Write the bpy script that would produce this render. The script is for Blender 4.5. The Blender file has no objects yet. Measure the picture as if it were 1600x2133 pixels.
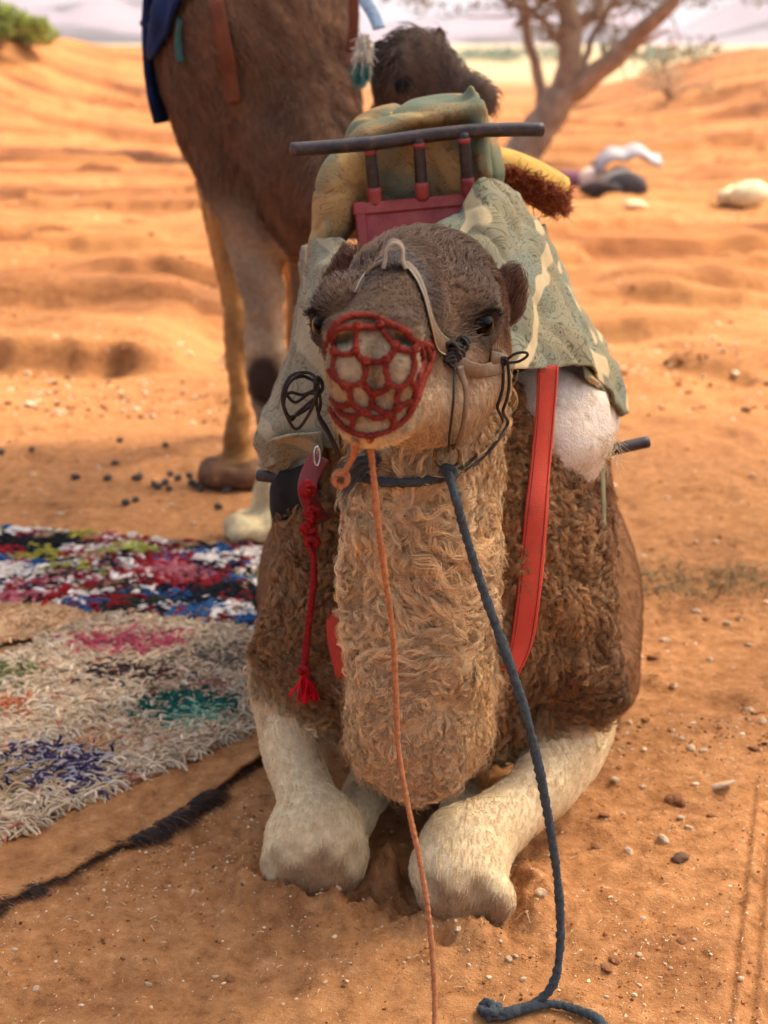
import bpy, math
import numpy as np
from mathutils import Vector
from mathutils.bvhtree import BVHTree

rng = np.random.default_rng(11)
scene = bpy.context.scene
col = scene.collection
R = math.radians

# ------------------------------------------------------------------ camera
CAM_H, PITCH, FPX = 1.45, R(17.0), 3200.0
cam_data = bpy.data.cameras.new('camera')
cam = bpy.data.objects.new('camera', cam_data)
col.objects.link(cam)
cam.location = (0, 0, CAM_H)
cam.rotation_euler = (R(90) - PITCH, 0, 0)
cam_data.sensor_fit = 'VERTICAL'
cam_data.sensor_height = 36.0
cam_data.sensor_width = 27.0
cam_data.lens = 36.0 * FPX / 2133.0
cam_data.clip_start = 0.05
cam_data.clip_end = 20000
cam_data.dof.use_dof = True
cam_data.dof.focus_distance = 2.34
cam_data.dof.aperture_fstop = 4.0
cam_data.dof.aperture_blades = 0
scene.camera = cam

# ------------------------------------------------------------------ sky and sun
SUN_EL, SUN_AZ = R(52), R(58)      # azimuth measured from +Y (away from camera) towards +X
world = bpy.data.worlds.new('World')
scene.world = world
world.use_nodes = True
wn = world.node_tree
sky = wn.nodes.new('ShaderNodeTexSky')
sky.sky_type = 'NISHITA'
sky.sun_disc = False
sky.sun_elevation = SUN_EL
sky.sun_rotation = SUN_AZ
sky.dust_density = 9.0
sky.air_density = 0.8
sky.ozone_density = 0.6
wn.links.new(sky.outputs[0], wn.nodes['Background'].inputs[0])
wn.nodes['Background'].inputs[1].default_value = 0.15
sun_data = bpy.data.lights.new('sun', 'SUN')
sun_data.energy = 2.0
sun_data.angle = R(6)
sun_data.color = (1.0, 0.90, 0.77)
sun = bpy.data.objects.new('sun', sun_data)
col.objects.link(sun)
sd = Vector((math.sin(SUN_AZ) * math.cos(SUN_EL), math.cos(SUN_AZ) * math.cos(SUN_EL), math.sin(SUN_EL)))
sun.rotation_euler = sd.to_track_quat('Z', 'Y').to_euler()
sun.location = (6, 8, 9)
scene.view_settings.view_transform = 'Standard'
scene.view_settings.look = 'None'
scene.view_settings.gamma = 1.0
scene.view_settings.exposure = 1.5
scene.cycles.max_bounces = 7
scene.cycles.diffuse_bounces = 4
scene.cycles.glossy_bounces = 3
scene.cycles.transmission_bounces = 4
scene.cycles.transparent_max_bounces = 8
scene.cycles.use_denoising = True
scene.cycles.caustics_reflective = False
scene.cycles.caustics_refractive = False

# ------------------------------------------------------------------ helpers: space
CP, SP = math.cos(PITCH), math.sin(PITCH)
def P(u, v, y):
    """world point seen at photo pixel (u, v) that stands y metres away"""
    dx, dz = (u - 800) / FPX, (1066.5 - v) / FPX
    t = y / (CP + dz * SP)
    return np.array([dx * t, y, CAM_H + t * (-SP + dz * CP)])
def PP(pts):
    return np.array([P(*p) for p in pts])
def ray(u, v):
    d = P(u, v, 1.0) - np.array([0, 0, CAM_H])
    return d / np.linalg.norm(d)
def sstep(a, b, x):
    t = np.clip((x - a) / (b - a), 0, 1)
    return t * t * (3 - 2 * t)
def lin(r, g, b):
    c = np.array([r, g, b]) / 255.0
    return np.where(c <= 0.04045, c / 12.92, ((c + 0.055) / 1.055) ** 2.4)
def unit(a):
    return a / np.maximum(np.linalg.norm(a, axis=-1, keepdims=True), 1e-9)
def catmull(pts, n=8, closed=False):
    p = np.asarray(pts, float)
    if closed:
        q = np.vstack([p[-1], p, p[0], p[1]])
    else:
        q = np.vstack([2 * p[0] - p[1], p, 2 * p[-1] - p[-2]])
    out = []
    t = np.linspace(0, 1, n, endpoint=False)[:, None]
    for i in range(len(q) - 3):
        a, b, c, d = q[i:i + 4]
        out.append(0.5 * (2 * b + (c - a) * t + (2 * a - 5 * b + 4 * c - d) * t**2 + (3 * b - a - 3 * c + d) * t**3))
    out = np.vstack(out)
    return out if closed else np.vstack([out, p[-1]])
def resample(path, step):
    seg = np.linalg.norm(np.diff(path, axis=0), axis=1)
    s = np.concatenate([[0], np.cumsum(seg)])
    n = max(2, int(s[-1] / step) + 1)
    tt = np.linspace(0, s[-1], n)
    return np.stack([np.interp(tt, s, path[:, k]) for k in range(path.shape[1])], 1)
# value noise
_tab = np.random.default_rng(5).random((256, 256))
def vnoise(x, y):
    xi, yi = np.floor(x).astype(int), np.floor(y).astype(int)
    fx, fy = x - xi, y - yi
    fx, fy = fx * fx * (3 - 2 * fx), fy * fy * (3 - 2 * fy)
    g = lambda a, b: _tab[a % 256, b % 256]
    return ((g(xi, yi) * (1 - fx) + g(xi + 1, yi) * fx) * (1 - fy) + (g(xi, yi + 1) * (1 - fx) + g(xi + 1, yi + 1) * fx) * fy) * 2 - 1
def fbm(x, y, o=4):
    s, a = 0, 1.0
    for i in range(o):
        s = s + a * vnoise(x * 2**i + 17.3 * i, y * 2**i + 9.1 * i)
        a *= 0.5
    return s
_w3 = np.random.default_rng(8).normal(size=(3, 10, 3)); _p3 = np.random.default_rng(9).random((3, 10)) * 6.283
def vec_noise(p, f):
    """smooth vector field"""
    return np.stack([np.sin(p @ (_w3[k].T * f) + _p3[k]).sum(1) / 3.2 for k in range(3)], 1)

# ------------------------------------------------------------------ helpers: objects
def tag(o, label=None, cat=None, group=None, kind=None):
    if label: o['label'] = label
    if cat: o['category'] = cat
    if group: o['group'] = group
    if kind: o['kind'] = kind
    return o
def root_of(o):
    while o.parent: o = o.parent
    return o
def thing(name, loc, label, cat, group=None):
    o = bpy.data.objects.new(name, None)
    o.empty_display_size = 0.05
    o.location = tuple(float(c) for c in loc)
    col.objects.link(o)
    return tag(o, label, cat, group)
def mesh_obj(name, verts, faces, mat, parent=None, smooth=True, colors=None, uv=None):
    verts = np.asarray(verts, float)
    base = np.array(root_of(parent).location) if parent else np.zeros(3)
    me = bpy.data.meshes.new(name)
    me.from_pydata((verts - base).tolist(), [], [list(map(int, f)) for f in faces])
    if smooth:
        me.polygons.foreach_set('use_smooth', [True] * len(me.polygons))
    if colors is not None:
        at = me.color_attributes.new('tint', 'FLOAT_COLOR', 'POINT')
        c4 = np.ones((len(verts), 4), np.float32); c4[:, :3] = colors
        at.data.foreach_set('color', c4.ravel())
    if uv is not None:
        l = me.uv_layers.new(name='uv')
        vi = np.empty(len(me.loops), int); me.loops.foreach_get('vertex_index', vi)
        l.data.foreach_set('uv', np.asarray(uv, np.float32)[vi].ravel())
    me.materials.append(mat)
    me.update()
    o = bpy.data.objects.new(name, me)
    col.objects.link(o)
    if parent: o.parent = parent
    return o
def hair_obj(name, pos, radius, tint, mat, parent=None, taper=0.35):
    """pos: (N, K, 3) strands"""
    n, k, _ = pos.shape
    base = np.array(root_of(parent).location) if parent else np.zeros(3)
    cd = bpy.data.hair_curves.new(name)
    cd.add_curves([k] * n)
    cd.attributes['position'].data.foreach_set('vector', (pos - base).astype(np.float32).ravel())
    ra = cd.attributes.get('radius') or cd.attributes.new('radius', 'FLOAT', 'POINT')
    prof = np.linspace(1, taper, k)
    rr = (np.broadcast_to(np.asarray(radius, float).reshape(-1, 1), (n, 1)) * prof[None]).astype(np.float32)
    ra.data.foreach_set('value', rr.ravel())
    ca = cd.attributes.new('tint', 'FLOAT_COLOR', 'CURVE')
    c4 = np.ones((n, 4), np.float32); c4[:, :3] = tint
    ca.data.foreach_set('color', c4.ravel())
    cd.materials.append(mat)
    o = bpy.data.objects.new(name, cd)
    col.objects.link(o)
    if parent: o.parent = parent
    return o

def grid_faces(n, m, closed_m=False, closed_n=False, off=0):
    a = np.arange(n * m).reshape(n, m)
    if closed_m: a = np.hstack([a, a[:, :1]])
    if closed_n: a = np.vstack([a, a[:1]])
    q = np.stack([a[:-1, :-1], a[:-1, 1:], a[1:, 1:], a[1:, :-1]], -1).reshape(-1, 4)
    return q + off
def frames(path, closed=False):
    t = unit(np.gradient(path, axis=0))
    if closed:
        t = unit(np.roll(path, -1, 0) - np.roll(path, 1, 0))
    ref = np.array([0, 0, 1.0]) if abs(t[0][2]) < 0.9 else np.array([1.0, 0, 0])
    n = np.zeros_like(path)
    v = unit(np.cross(t[0], ref))
    for i in range(len(path)):
        v = v - t[i] * (v @ t[i])
        v = v / max(np.linalg.norm(v), 1e-9)
        n[i] = v
    return t, n, np.cross(t, n)
def tube(path, r, sides=10, closed=False, strands=0, pitch=0.04, cap=True, flat=1.0):
    """tube mesh; strands > 0 gives a laid rope with that many twisted strands"""
    path = np.asarray(path, float)
    t, n, b = frames(path, closed)
    m = len(path)
    r = np.broadcast_to(np.asarray(r, float), (m,))
    th = np.linspace(0, 2 * math.pi, sides, endpoint=False)
    s = np.concatenate([[0], np.cumsum(np.linalg.norm(np.diff(path, axis=0), axis=1))])
    if strands:
        ph = s[:, None] / pitch * 2 * math.pi
        prof = 0.70 + 0.36 * np.abs(np.cos((th[None] - ph) * strands / 2)) ** 0.7
    else:
        prof = np.ones((m, sides))
    rr = prof * r[:, None]
    v = path[:, None] + rr[..., None] * (np.cos(th)[None, :, None] * n[:, None] + flat * np.sin(th)[None, :, None] * b[:, None])
    f = grid_faces(m, sides, True, closed).tolist()
    v = v.reshape(-1, 3)
    if cap and not closed:
        v = np.vstack([v, path[0] - t[0] * r[0] * 0.4, path[-1] + t[-1] * r[-1] * 0.4])
        a, z = len(v) - 2, len(v) - 1
        for i in range(sides):
            j = (i + 1) % sides
            f.append([a, j, i])
            f.append([z, (m - 1) * sides + i, (m - 1) * sides + j])
    return v, f
def merge(parts):
    vs, fs, o = [], [], 0
    for v, f in parts:
        vs.append(np.asarray(v)); fs += [[i + o for i in q] for q in (f.tolist() if hasattr(f, 'tolist') else f)]
        o += len(v)
    return np.vstack(vs), fs
def strap(path, normals, width, thick):
    """flat strap following path; normals give its outer side"""
    path = np.asarray(path, float)
    t = unit(np.gradient(path, axis=0))
    nn = unit(normals - t * (normals * t).sum(1, keepdims=True))
    s = np.cross(t, nn)
    w = np.broadcast_to(np.asarray(width, float), (len(path),))[:, None] / 2
    e = 0.85
    prof = [(-1, 0), (-e, 1), (0, 1.15), (e, 1), (1, 0), (e, -1), (-e, -1)]
    v = np.stack([path + s * w * a + nn * (thick / 2) * c for a, c in prof], 1)
    k = len(prof)
    f = grid_faces(len(path), k, True).tolist()
    f.append(list(range(k))[::-1]); f.append([(len(path) - 1) * k + i for i in range(k)])
    return v.reshape(-1, 3), f
def box(c, s, axes=None, bev=0.08):
    """bevelled box: centre, half sizes, optional axes"""
    c = np.asarray(c, float); s = np.asarray(s, float)
    A = np.eye(3) if axes is None else np.asarray(axes, float)
    b = min(s) * bev * 2
    v, f = [], []
    idx = {}
    for sx in (-1, 1):
        for sy in (-1, 1):
            for sz in (-1, 1):
                for ax in range(3):
                    q = np.array([sx, sy, sz]) * s - np.array([sx, sy, sz]) * b
                    q[ax] = (sx, sy, sz)[ax] * s[ax]
                    idx[(sx, sy, sz, ax)] = len(v); v.append(c + q @ A)
    bm_f = []
    for ax in range(3):
        o1, o2 = [(1, 2), (2, 0), (0, 1)][ax]
        for sg in (-1, 1):
            loop = []
            for a, d in ((-1, -1), (1, -1), (1, 1), (-1, 1)):
                k = [0, 0, 0]; k[ax] = sg; k[o1] = a; k[o2] = d
                loop.append(idx[(*k, ax)])
            bm_f.append(loop if sg > 0 else loop[::-1])
    for sx in (-1, 1):
        for sy in (-1, 1):
            for sz in (-1, 1):
                l = [idx[(sx, sy, sz, a)] for a in range(3)]
                bm_f.append(l if sx * sy * sz > 0 else l[::-1])
    for ax in range(3):
        o1, o2 = [(1, 2), (2, 0), (0, 1)][ax]
        for a in (-1, 1):
            for d in (-1, 1):
                k0 = [0, 0, 0]; k1 = [0, 0, 0]
                k0[ax] = -1; k1[ax] = 1
                for k in (k0, k1): k[o1] = a; k[o2] = d
                l = [idx[(*k0, o1)], idx[(*k1, o1)], idx[(*k1, o2)], idx[(*k0, o2)]]
                bm_f.append(l if a * d > 0 else l[::-1])
    return np.array(v), bm_f

# ------------------------------------------------------------------ helpers: implicit surfaces
def ellipsoid(c, r, rot=None):
    c = np.asarray(c, float); r = np.asarray(r, float)
    A = np.eye(3) if rot is None else np.asarray(rot, float)      # rows are the local axes
    def f(X, Y, Z):
        a, b, d = X - c[0], Y - c[1], Z - c[2]
        q = [(A[i, 0] * a + A[i, 1] * b + A[i, 2] * d) for i in range(3)]
        k0 = np.sqrt(sum((q[i] / r[i])**2 for i in range(3)))
        k1 = np.sqrt(sum((q[i] / r[i]**2)**2 for i in range(3))) + 1e-9
        return k0 * (k0 - 1) / k1
    ext = np.sqrt(((A * r[:, None])**2).sum(0))
    f.lo, f.hi = c - ext, c + ext
    return f
def chain(pts, ref=(1, 0, 0), sub=5):
    """pts rows: x, y, z, side radius, other radius (side axis is nearest to ref)"""
    q = catmull(np.asarray(pts, float), sub)
    ref = np.asarray(ref, float)
    def f(X, Y, Z):
        out = None
        for a, b in zip(q[:-1], q[1:]):
            d = b[:3] - a[:3]; L = np.linalg.norm(d)
            if L < 1e-6: continue
            t = d / L
            s = ref - t * (ref @ t); s /= np.linalg.norm(s)
            w = np.cross(t, s)
            px, py, pz = X - a[0], Y - a[1], Z - a[2]
            al = px * t[0] + py * t[1] + pz * t[2]
            h = np.clip(al / L, 0, 1)
            ra = a[3] + (b[3] - a[3]) * h; rb = a[4] + (b[4] - a[4]) * h
            qs = px * s[0] + py * s[1] + pz * s[2]
            qw = px * w[0] + py * w[1] + pz * w[2]
            qt = al - h * L
            rt = np.minimum(ra, rb)
            k0 = np.sqrt((qs / ra)**2 + (qw / rb)**2 + (qt / rt)**2)
            k1 = np.sqrt((qs / ra**2)**2 + (qw / rb**2)**2 + (qt / rt**2)**2) + 1e-9
            dd = k0 * (k0 - 1) / k1
            out = dd if out is None else np.minimum(out, dd)
        return out
    m = np.maximum(q[:, 3], q[:, 4])[:, None]
    f.lo, f.hi = (q[:, :3] - m).min(0), (q[:, :3] + m).max(0)
    return f
class Field:
    def __init__(s, lo, hi, h):
        s.lo = np.asarray(lo, float); s.h = h
        n = np.ceil((np.asarray(hi) - s.lo) / h).astype(int) + 1
        s.ax = [(s.lo[i] + h * np.arange(n[i])).astype(np.float32) for i in range(3)]
        s.F = np.full(n, 0.6, np.float32)
    def _sl(s, f, pad):
        sl = []
        for i in range(3):
            a = int(np.clip((f.lo[i] - pad - s.lo[i]) / s.h, 0, len(s.ax[i]) - 1))
            b = int(np.clip((f.hi[i] + pad - s.lo[i]) / s.h + 2, 1, len(s.ax[i])))
            sl.append(slice(a, b))
        return tuple(sl), (s.ax[0][sl[0]][:, None, None], s.ax[1][sl[1]][None, :, None], s.ax[2][sl[2]][None, None, :])
    def add(s, f, k=0.03):
        sl, g = s._sl(f, k + 2 * s.h)
        d = f(*g).astype(np.float32); a = s.F[sl]
        hh = np.maximum(k - np.abs(a - d), 0) / k
        s.F[sl] = np.minimum(a, d) - hh * hh * k * 0.25
    def carve(s, f, k=0.01):
        sl, g = s._sl(f, k + 2 * s.h)
        d = -f(*g).astype(np.float32); a = s.F[sl]
        hh = np.maximum(k - np.abs(a - d), 0) / k
        s.F[sl] = np.maximum(a, d) + hh * hh * k * 0.25
    def mesh(s, smooth=2):
        F = s.F; S = F < 0
        c = sum(S[i:S.shape[0] - 1 + i, j:S.shape[1] - 1 + j, k:S.shape[2] - 1 + k].astype(np.uint8) for i in (0, 1) for j in (0, 1) for k in (0, 1))
        cells = np.argwhere((c > 0) & (c < 8))
        idx = np.full(c.shape, -1, np.int32); idx[tuple(cells.T)] = np.arange(len(cells))
        acc = np.zeros((len(cells), 3)); cnt = np.zeros(len(cells))
        cor = [(i, j, k) for i in (0, 1) for j in (0, 1) for k in (0, 1)]
        val = {o: F[cells[:, 0] + o[0], cells[:, 1] + o[1], cells[:, 2] + o[2]] for o in cor}
        for o in cor:
            for a in range(3):
                if o[a] == 0:
                    p = list(o); p[a] = 1; p = tuple(p)
                    f0, f1 = val[o], val[p]
                    m = (f0 < 0) != (f1 < 0)
                    t = np.where(m, f0 / np.where(m, f0 - f1, 1), 0)
                    q = np.array(o, float)[None].repeat(len(cells), 0); q[:, a] = t
                    acc += q * m[:, None]; cnt += m
        V = s.lo + (cells + acc / cnt[:, None]) * s.h
        Q = []
        for a in range(3):
            b, d = (a + 1) % 3, (a + 2) % 3
            S0 = np.take(S, range(S.shape[a] - 1), a); S1 = np.take(S, range(1, S.shape[a]), a)
            e = np.argwhere(S0 != S1)
            e = e[(e[:, b] > 0) & (e[:, d] > 0) & (e[:, b] < c.shape[b]) & (e[:, d] < c.shape[d])]
            ins = S0[tuple(e.T)]
            def cell(db, dd):
                k = e.copy(); k[:, b] += db; k[:, d] += dd
                return idx[tuple(k.T)]
            q = np.stack([cell(-1, -1), cell(0, -1), cell(0, 0), cell(-1, 0)], 1)
            q[~ins] = q[~ins][:, ::-1]
            Q.append(q)
        Q = np.vstack(Q)
        Q = Q[(Q >= 0).all(1)]
        for _ in range(smooth):
            e0 = Q.ravel(); e1 = np.roll(Q, -1, 1).ravel()
            n = np.bincount(e0, minlength=len(V)) + np.bincount(e1, minlength=len(V))
            A = np.stack([np.bincount(e0, V[e1, k], len(V)) + np.bincount(e1, V[e0, k], len(V)) for k in range(3)], 1)
            V = V * 0.5 + 0.5 * A / np.maximum(n, 1)[:, None]
        return V, Q
def vnormals(V, Q):
    n = np.cross(V[Q[:, 2]] - V[Q[:, 0]], V[Q[:, 3]] - V[Q[:, 1]])
    return unit(np.stack([sum(np.bincount(Q[:, j], n[:, k], len(V)) for j in range(4)) for k in range(3)], 1))
def scatter(V, Q, N, density, count, rg):
    """random surface points: position, normal"""
    w = np.linalg.norm(np.cross(V[Q[:, 2]] - V[Q[:, 0]], V[Q[:, 3]] - V[Q[:, 1]]), axis=1) * 0.5
    w = w * density[Q].mean(1)
    i = rg.choice(len(Q), count, p=w / w.sum())
    a, b = rg.random(count)[:, None], rg.random(count)[:, None]
    q = Q[i]
    L = lambda A: (A[q[:, 0]] * (1 - a) + A[q[:, 1]] * a) * (1 - b) + (A[q[:, 3]] * (1 - a) + A[q[:, 2]] * a) * b
    return L(V), unit(L(N))
def locks(p, n, g, L, amp, freq, kids, spread, K, rg, lift=0.35, droop=0.0):
    """curling locks: every lock holds `kids` strands round one guide; returns (N*kids, K, 3)"""
    N = len(p)
    L = np.broadcast_to(L, (N,)); amp = np.broadcast_to(amp, (N,)); freq = np.broadcast_to(freq, (N,)); lift = np.broadcast_to(lift, (N,))
    g = unit(g - n * (g * n).sum(1, keepdims=True)); e2 = np.cross(n, g)
    rep = lambda a: np.repeat(a, kids, 0)
    M = N * kids
    ph = rep(rg.random(N) * 6.283) + rg.normal(0, 0.25, M)
    Lr = rep(L) * rg.uniform(0.75, 1.15, M)
    off = rg.normal(0, 1, (M, 2)) * spread
    s = np.linspace(0, 1, K)[None]
    con = 1 - 0.55 * s
    hand = rep(np.where(rg.random(N) < 0.5, 1, -1))
    ang = hand[:, None] * rep(freq)[:, None] * 6.283 * s + ph[:, None]
    grow = np.minimum(1, s * 2.2)
    A = rep(amp)[:, None] * grow
    out = (s * 1.0) * Lr[:, None]
    up = rep(lift)[:, None] * Lr[:, None] * (s**0.7 - 0.75 * s * s)
    cg = out + off[:, :1] * con + A * 0.25 * np.sin(ang)
    cn = up + A * 0.75 * (np.cos(ang) + 0.6)
    ce = off[:, 1:] * con + A * np.sin(ang)
    G, E, NN = rep(g), rep(e2), rep(n)
    pos = rep(p)[:, None] + cg[..., None] * G[:, None] + ce[..., None] * E[:, None] + cn[..., None] * NN[:, None]
    pos[..., 2] -= droop * (s**2) * Lr[:, None]
    pos[:, 0] -= 0.003 * NN
    return pos

# ------------------------------------------------------------------ helpers: materials
class NT:
    def __init__(s, name):
        s.m = bpy.data.materials.new(name); s.m.use_nodes = True
        s.t = s.m.node_tree; s.b = s.t.nodes['Principled BSDF']
    def n(s, typ, ins=None, **kw):
        nd = s.t.nodes.new(typ)
        for k, v in kw.items(): setattr(nd, k, v)
        for k, v in (ins or {}).items():
            if isinstance(v, bpy.types.NodeSocket): s.t.links.new(v, nd.inputs[k])
            else: nd.inputs[k].default_value = v
        return nd
    def coord(s, which='Object'):
        return s.n('ShaderNodeTexCoord').outputs[which]
    def noise(s, scale, detail=4, rough=0.55, vec=None, dist=0.0):
        return s.n('ShaderNodeTexNoise', {'Vector': vec or s.coord(), 'Scale': scale, 'Detail': detail, 'Roughness': rough, 'Distortion': dist}).outputs['Fac']
    def ramp(s, fac, stops):
        nd = s.n('ShaderNodeValToRGB', {'Fac': fac}); e = nd.color_ramp.elements
        while len(e) < len(stops): e.new(0.5)
        for k, (p, c) in zip(e, stops):
            k.position = p; k.color = (*c, 1) if len(c) == 3 else c
        return nd.outputs['Color']
    def mix(s, fac, a, b, mode='MIX'):
        nd = s.n('ShaderNodeMix', data_type='RGBA', blend_type=mode)
        for sock, v in ((nd.inputs['Factor'], fac), (nd.inputs[6], a), (nd.inputs[7], b)):
            if isinstance(v, bpy.types.NodeSocket): s.t.links.new(v, sock)
            elif isinstance(v, (int, float)): sock.default_value = v
            else: sock.default_value = (*v, 1)
        return nd.outputs[2]
    def math(s, op, a, b=0.0, c=0.0):
        nd = s.n('ShaderNodeMath', operation=op)
        for i, v in enumerate((a, b, c)):
            if isinstance(v, bpy.types.NodeSocket): s.t.links.new(v, nd.inputs[i])
            else: nd.inputs[i].default_value = v
        return nd.outputs[0]
    def attr(s, name='tint'):
        return s.n('ShaderNodeAttribute', attribute_name=name).outputs['Color']
    def bump(s, h, strength=0.4, dist=0.01):
        s.t.links.new(s.n('ShaderNodeBump', {'Height': h, 'Strength': strength, 'Distance': dist}).outputs[0], s.b.inputs['Normal'])
    def out(s, color=None, rough=0.8, spec=0.3):
        if color is not None:
            if isinstance(color, bpy.types.NodeSocket): s.t.links.new(color, s.b.inputs['Base Color'])
            else: s.b.inputs['Base Color'].default_value = (*color, 1)
        if isinstance(rough, bpy.types.NodeSocket): s.t.links.new(rough, s.b.inputs['Roughness'])
        else: s.b.inputs['Roughness'].default_value = rough
        s.b.inputs['Specular IOR Level'].default_value = spec
        return s.m
def simple(name, c, rough=0.8, spec=0.3, var=0.35, scale=40, bump=0.3, bscale=200, bdist=0.002, dark=None):
    m = NT(name)
    c = np.asarray(c)
    d = c * (1 - var) if dark is None else dark
    l = np.minimum(c * (1 + var * 0.6), 0.95)
    m.bump(m.noise(bscale, 3), bump, bdist)
    return m.out(m.ramp(m.noise(scale, 5), [(0.3, d), (0.5, c), (0.72, l)]), rough, spec)
def hair_mat(name, rough=0.55, spec=0.35):
    m = NT(name)
    ic = m.n('ShaderNodeHairInfo').outputs['Intercept']
    c = m.attr()
    k = m.ramp(ic, [(0.0, (0.8, 0.8, 0.8)), (1.0, (1.12, 1.1, 1.05))])
    m.out(m.mix(1.0, c, k, 'MULTIPLY'), rough, spec)
    return m.m

# ================================================================== the setting
KNEES = [(-0.124, 2.47), (0.135, 2.39)]
def ground_z(x, y):
    x = np.asarray(x, float); y = np.asarray(y, float)
    near = 1 - sstep(14, 40, np.abs(y))
    z = near * (0.010 * fbm(x * 1.7 + 3, y * 1.7, 3) + 0.0035 * fbm(x * 8, y * 8, 3))
    z = z + (1 - sstep(4, 8, y)) * (0.0024 * fbm(x * 40, y * 40, 3) + 0.006 * np.maximum(0, fbm(x * 15 + 4, y * 15, 3) - 0.35))
    z = z + (1 - sstep(5, 9, y)) * (0.007 * np.abs(fbm(x * 4.5 + 1, y * 4.5 + 6, 3)) - 0.012 * sstep(0.45, 0.8, fbm(x * 5.5 + 30, y * 6.5 + 3, 2)))
    w = np.exp(-(((x - 0.02) / 0.42)**2 + ((y - 2.42) / 0.25)**2))
    z = z + w * (0.022 * np.abs(fbm(x * 15 + 2, y * 15, 4)) - 0.006)
    for kx, ky in KNEES:
        d = np.hypot(x - kx, y - ky)
        z = z + 0.034 * np.exp(-((d - 0.125) / 0.045)**2) * (0.7 + 0.8 * fbm(x * 20, y * 20, 4)) * (ky - y > -0.06) - 0.003 * np.exp(-(d / 0.10)**2)
    # thin wheel ruts beside the camel
    for k in (0.0, 0.034):
        xr = 0.60 + k + 0.28 * (y - 2.28)
        z = z - 0.005 * np.exp(-((x - xr) / 0.006)**2) * sstep(1.9, 2.1, y) * (1 - sstep(2.7, 3.0, y)) + 0.004 * np.exp(-((x - xr - 0.012) / 0.006)**2) * sstep(1.9, 2.1, y) * (1 - sstep(2.7, 3.0, y))
    # eroded ledges further out
    m = sstep(4.8, 8.5, y) * (1 - sstep(26, 45, y))
    n1 = fbm(x * 0.22 + 5.2, y * 0.62 + 1.7, 4)
    n2 = fbm(x * 0.35 + 41.0, y * 0.9 + 13.0, 4)
    z = z + m * (0.08 * n1 + 0.08 * sstep(0.02, 0.10, n1) + 0.06 * sstep(0.05, 0.11, n2) + 0.035 * fbm(x * 1.3, y * 2.6, 4) + 0.03 * np.abs(fbm(x * 2.6 + 7, y * 4.5, 3)))
    wob = 0.28 * fbm(x * 1.1 + 2, x * 0 + 5, 4)
    z = z + 0.15 * sstep(6.85, 6.98, y + wob) * (1 - sstep(7.2, 9.0, y)) * sstep(-0.75, -1.15, x)
    z = z + 0.10 * sstep(8.35, 8.48, y + wob) * (1 - sstep(8.7, 10.0, y)) * sstep(-0.5, -0.9, x) * (1 - sstep(-1.3, -1.9, x) * 0.6)
    z = z + 0.10 * sstep(7.9, 8.05, y - wob) * (1 - sstep(8.3, 10.0, y)) * sstep(0.9, 1.5, x)
    # dunes
    z = z + 1.62 * np.exp(-((x + 8.0) / 2.7)**2 - ((y - 26) / 6)**2)
    z = z + 1.22 * sstep(-1.5, -4.2, x) * np.exp(-((y - 35) / 7.5)**2) * (1 + 0.08 * fbm(x * 0.5, y * 0.3, 2))
    z = z + 1.30 * sstep(3.6, 9.0, x) * np.exp(-((y - 37) / 9)**2) * (1 + 0.10 * fbm(x * 0.35 + 8, y * 0.3, 2))
    z = z + sstep(22, 50, y) * (1 - sstep(60, 150, y)) * 0.10 * fbm(x * 0.2, y * 0.2, 3)
    return z
def G(u, v):
    """ground point at photo pixel"""
    d = ray(u, v); o = np.array([0, 0, CAM_H])
    p = o - d * (CAM_H / d[2])
    for _ in range(4):
        p = o + d * ((ground_z(p[0], p[1]) - CAM_H) / d[2])
    return p

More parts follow.
